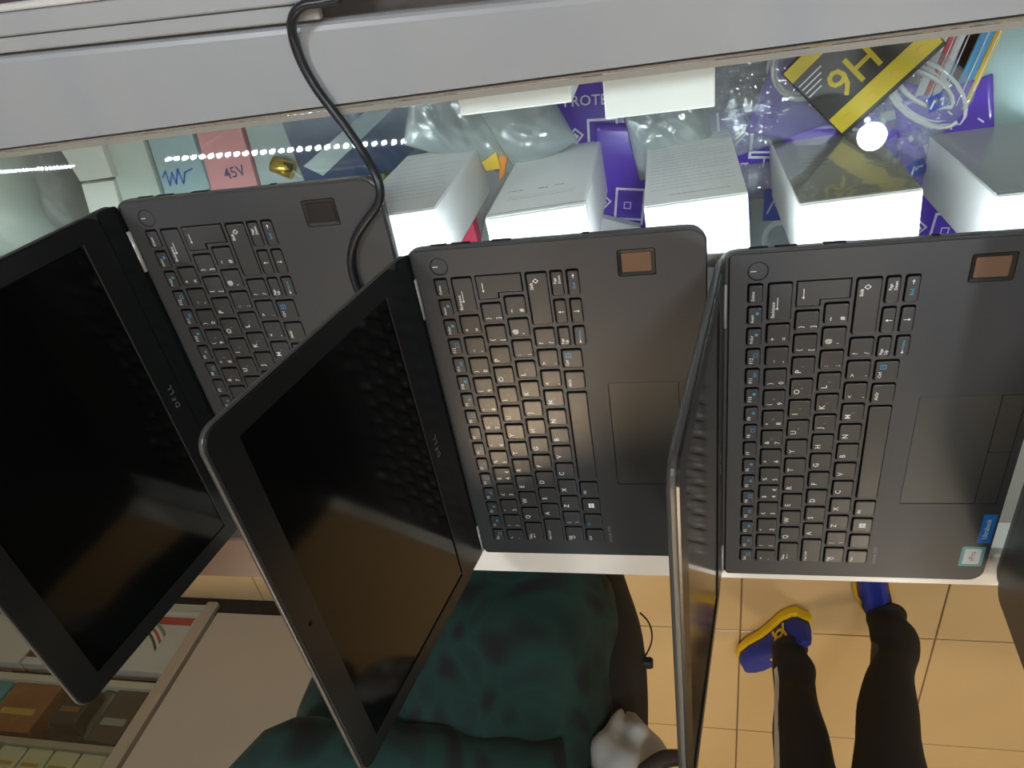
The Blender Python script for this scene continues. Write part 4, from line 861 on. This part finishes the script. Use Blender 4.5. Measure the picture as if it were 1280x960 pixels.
def leg(k, x, y):
    P = [(HX + (KN[k][0][0][0] - HX) * .7, HY + (KN[k][0][0][1] - HY) * .7, 20), KN[k][0][0], KN[k][1][0], KN[k][2][0], (x - 2, y + 3, -720), (x + 3, y - 2, -770), (x - 2, y + 2, -812), (x + 1, y, -830), (x, y, -842)]; return P, [112, 92, 74, 58, 50, 53, 46, 49, 42]
mb = MB()
for k, (x, y) in enumerate((A, B)):
    P, r = leg(k, x, y); Q = catmull([np.array((*p, q), float) for p, q in zip(P, r)], 7)
    n = 24; rings = []
    for i, q in enumerate(Q):
        rings.append([W(q[0] + q[3] * (1 + .035 * math.sin(3 * a + q[2] * .035 + k) + .03 * math.sin(q[2] * .11 + 2 * a)) * math.cos(a), q[1] + q[3] * (1 + .035 * math.sin(2 * a - q[2] * .04)) * math.sin(a), q[2]) for a in [2 * math.pi * j_ / n for j_ in range(n)]])
    mb.loft(rings, 'black_cloth', smooth=True)
unparent(mb.build('trousers', lp), lp)
# pale stripe down the outer side of the leg
mb = MB(); P, r = leg(0, *A); Q = catmull([np.array((*p, q), float) for p, q in zip(P, r)], 5); Wd = Vector((.45, .89, 0)).normalized(); S2 = Vector((.89, -.45, 0)); rows = []
for q in Q[:24]:
    c = Vector(q[:3]) + Wd * (q[3] * 1.03); rows.append((c - S2 * 8, c + S2 * 8, c + S2 * 8 - Wd * 9, c - S2 * 8 - Wd * 9))
mb.loft([[W(*v) for v in r_] for r_ in rows], 'stripe_cloth'); unparent(mb.build('side_stripe', lp), lp)
# trainers
def outline(k): # half-widths along a trainer, heel 0 to toe 1
    return [(0, .018), (.04, .030), (.15, .038), (.35, .036), (.5, .037), (.7, .047), (.85, .046), (.95, .034), (1.0, .014)][k]
def trainer(x, y, d, tab=True):
    sh = MB(); L = .265; ang = math.atan2(d[1], d[0]); loc = W(x, y, FLOOR) - lp.location
    def ring_(grow, z, zt=None):
        left, right = [], []
        for k in range(9):
            a, w = outline(k); X = -.075 + a * L + (grow if k == 8 else -grow if k == 0 else 0); zz = z if zt is None else z + (zt - z) * a
            left.append((X, w + grow, zz)); right.append((X, -w - grow, zz))
        return left + right[::-1]
    sh.loft([ring_(.002, 0, .004), ring_(.007, .012, .012), ring_(.006, .028, .024), ring_(.001, .036, .03)], 'shoe_yellow', smooth=False); s_ = sh.build('shoe_sole', lp, loc, ang)
    up = MB()
    def ur(sc, zf): 
        out = []
        for side in (1, -1):
            r_ = range(9) if side == 1 else range(8, -1, -1)
            for k in r_:
                a, w = outline(k); out.append((-.075 + a * L, side * w * sc, zf(a)))
        return out
    up.loft([ur(1.0, lambda a: .034 - .006 * a), ur(1.0, lambda a: .055 - .015 * a), ur(.86, lambda a: .085 - .040 * a), ur(.62, lambda a: .105 - .052 * a), ur(.40, lambda a: .112 - .056 * a)], 'shoe_blue', smooth=True); u_ = up.build('shoe_upper', lp, loc, ang)
    for sy in (-1, 1):      # interlocked arc emblem on each side
        em = MB()
        for up_ in (1, -1):
            P = [(-.016 + .023 * math.cos(a), .0 + up_ * (-.020 + .029 * math.sin(a))) for a in [math.pi * i / 8 for i in range(9)]]
            zc = .064; f_ = lambda X, Z: (X, sy * (.0405 - .18 * max(0, Z + zc - .055)), Z + zc)
            for i in range(8):
                (xa, za), (xb, zb) = P[i], P[i + 1]; dx, dz = xb - xa, zb - za; q = math.hypot(dx, dz); nx_, nz_ = -dz / q * .0042, dx / q * .0042; em.add([f_(xa + nx_, za + nz_), f_(xb + nx_, zb + nz_), f_(xb - nx_, zb - nz_), f_(xa - nx_, za - nz_)], [[0, 1, 2, 3]], 'shoe_yellow')
        em.build('shoe_emblem', lp, loc, ang)
    if tab: tg = MB(); tg.box((.060, -.010, .080), (.072, .008, .086), 'shoe_yellow', .001); tg.build('shoe_tag', lp, loc, ang)
trainer(-1396, -206, fd); trainer(-1198, -405, Vector((.93, .2, 0)), False)
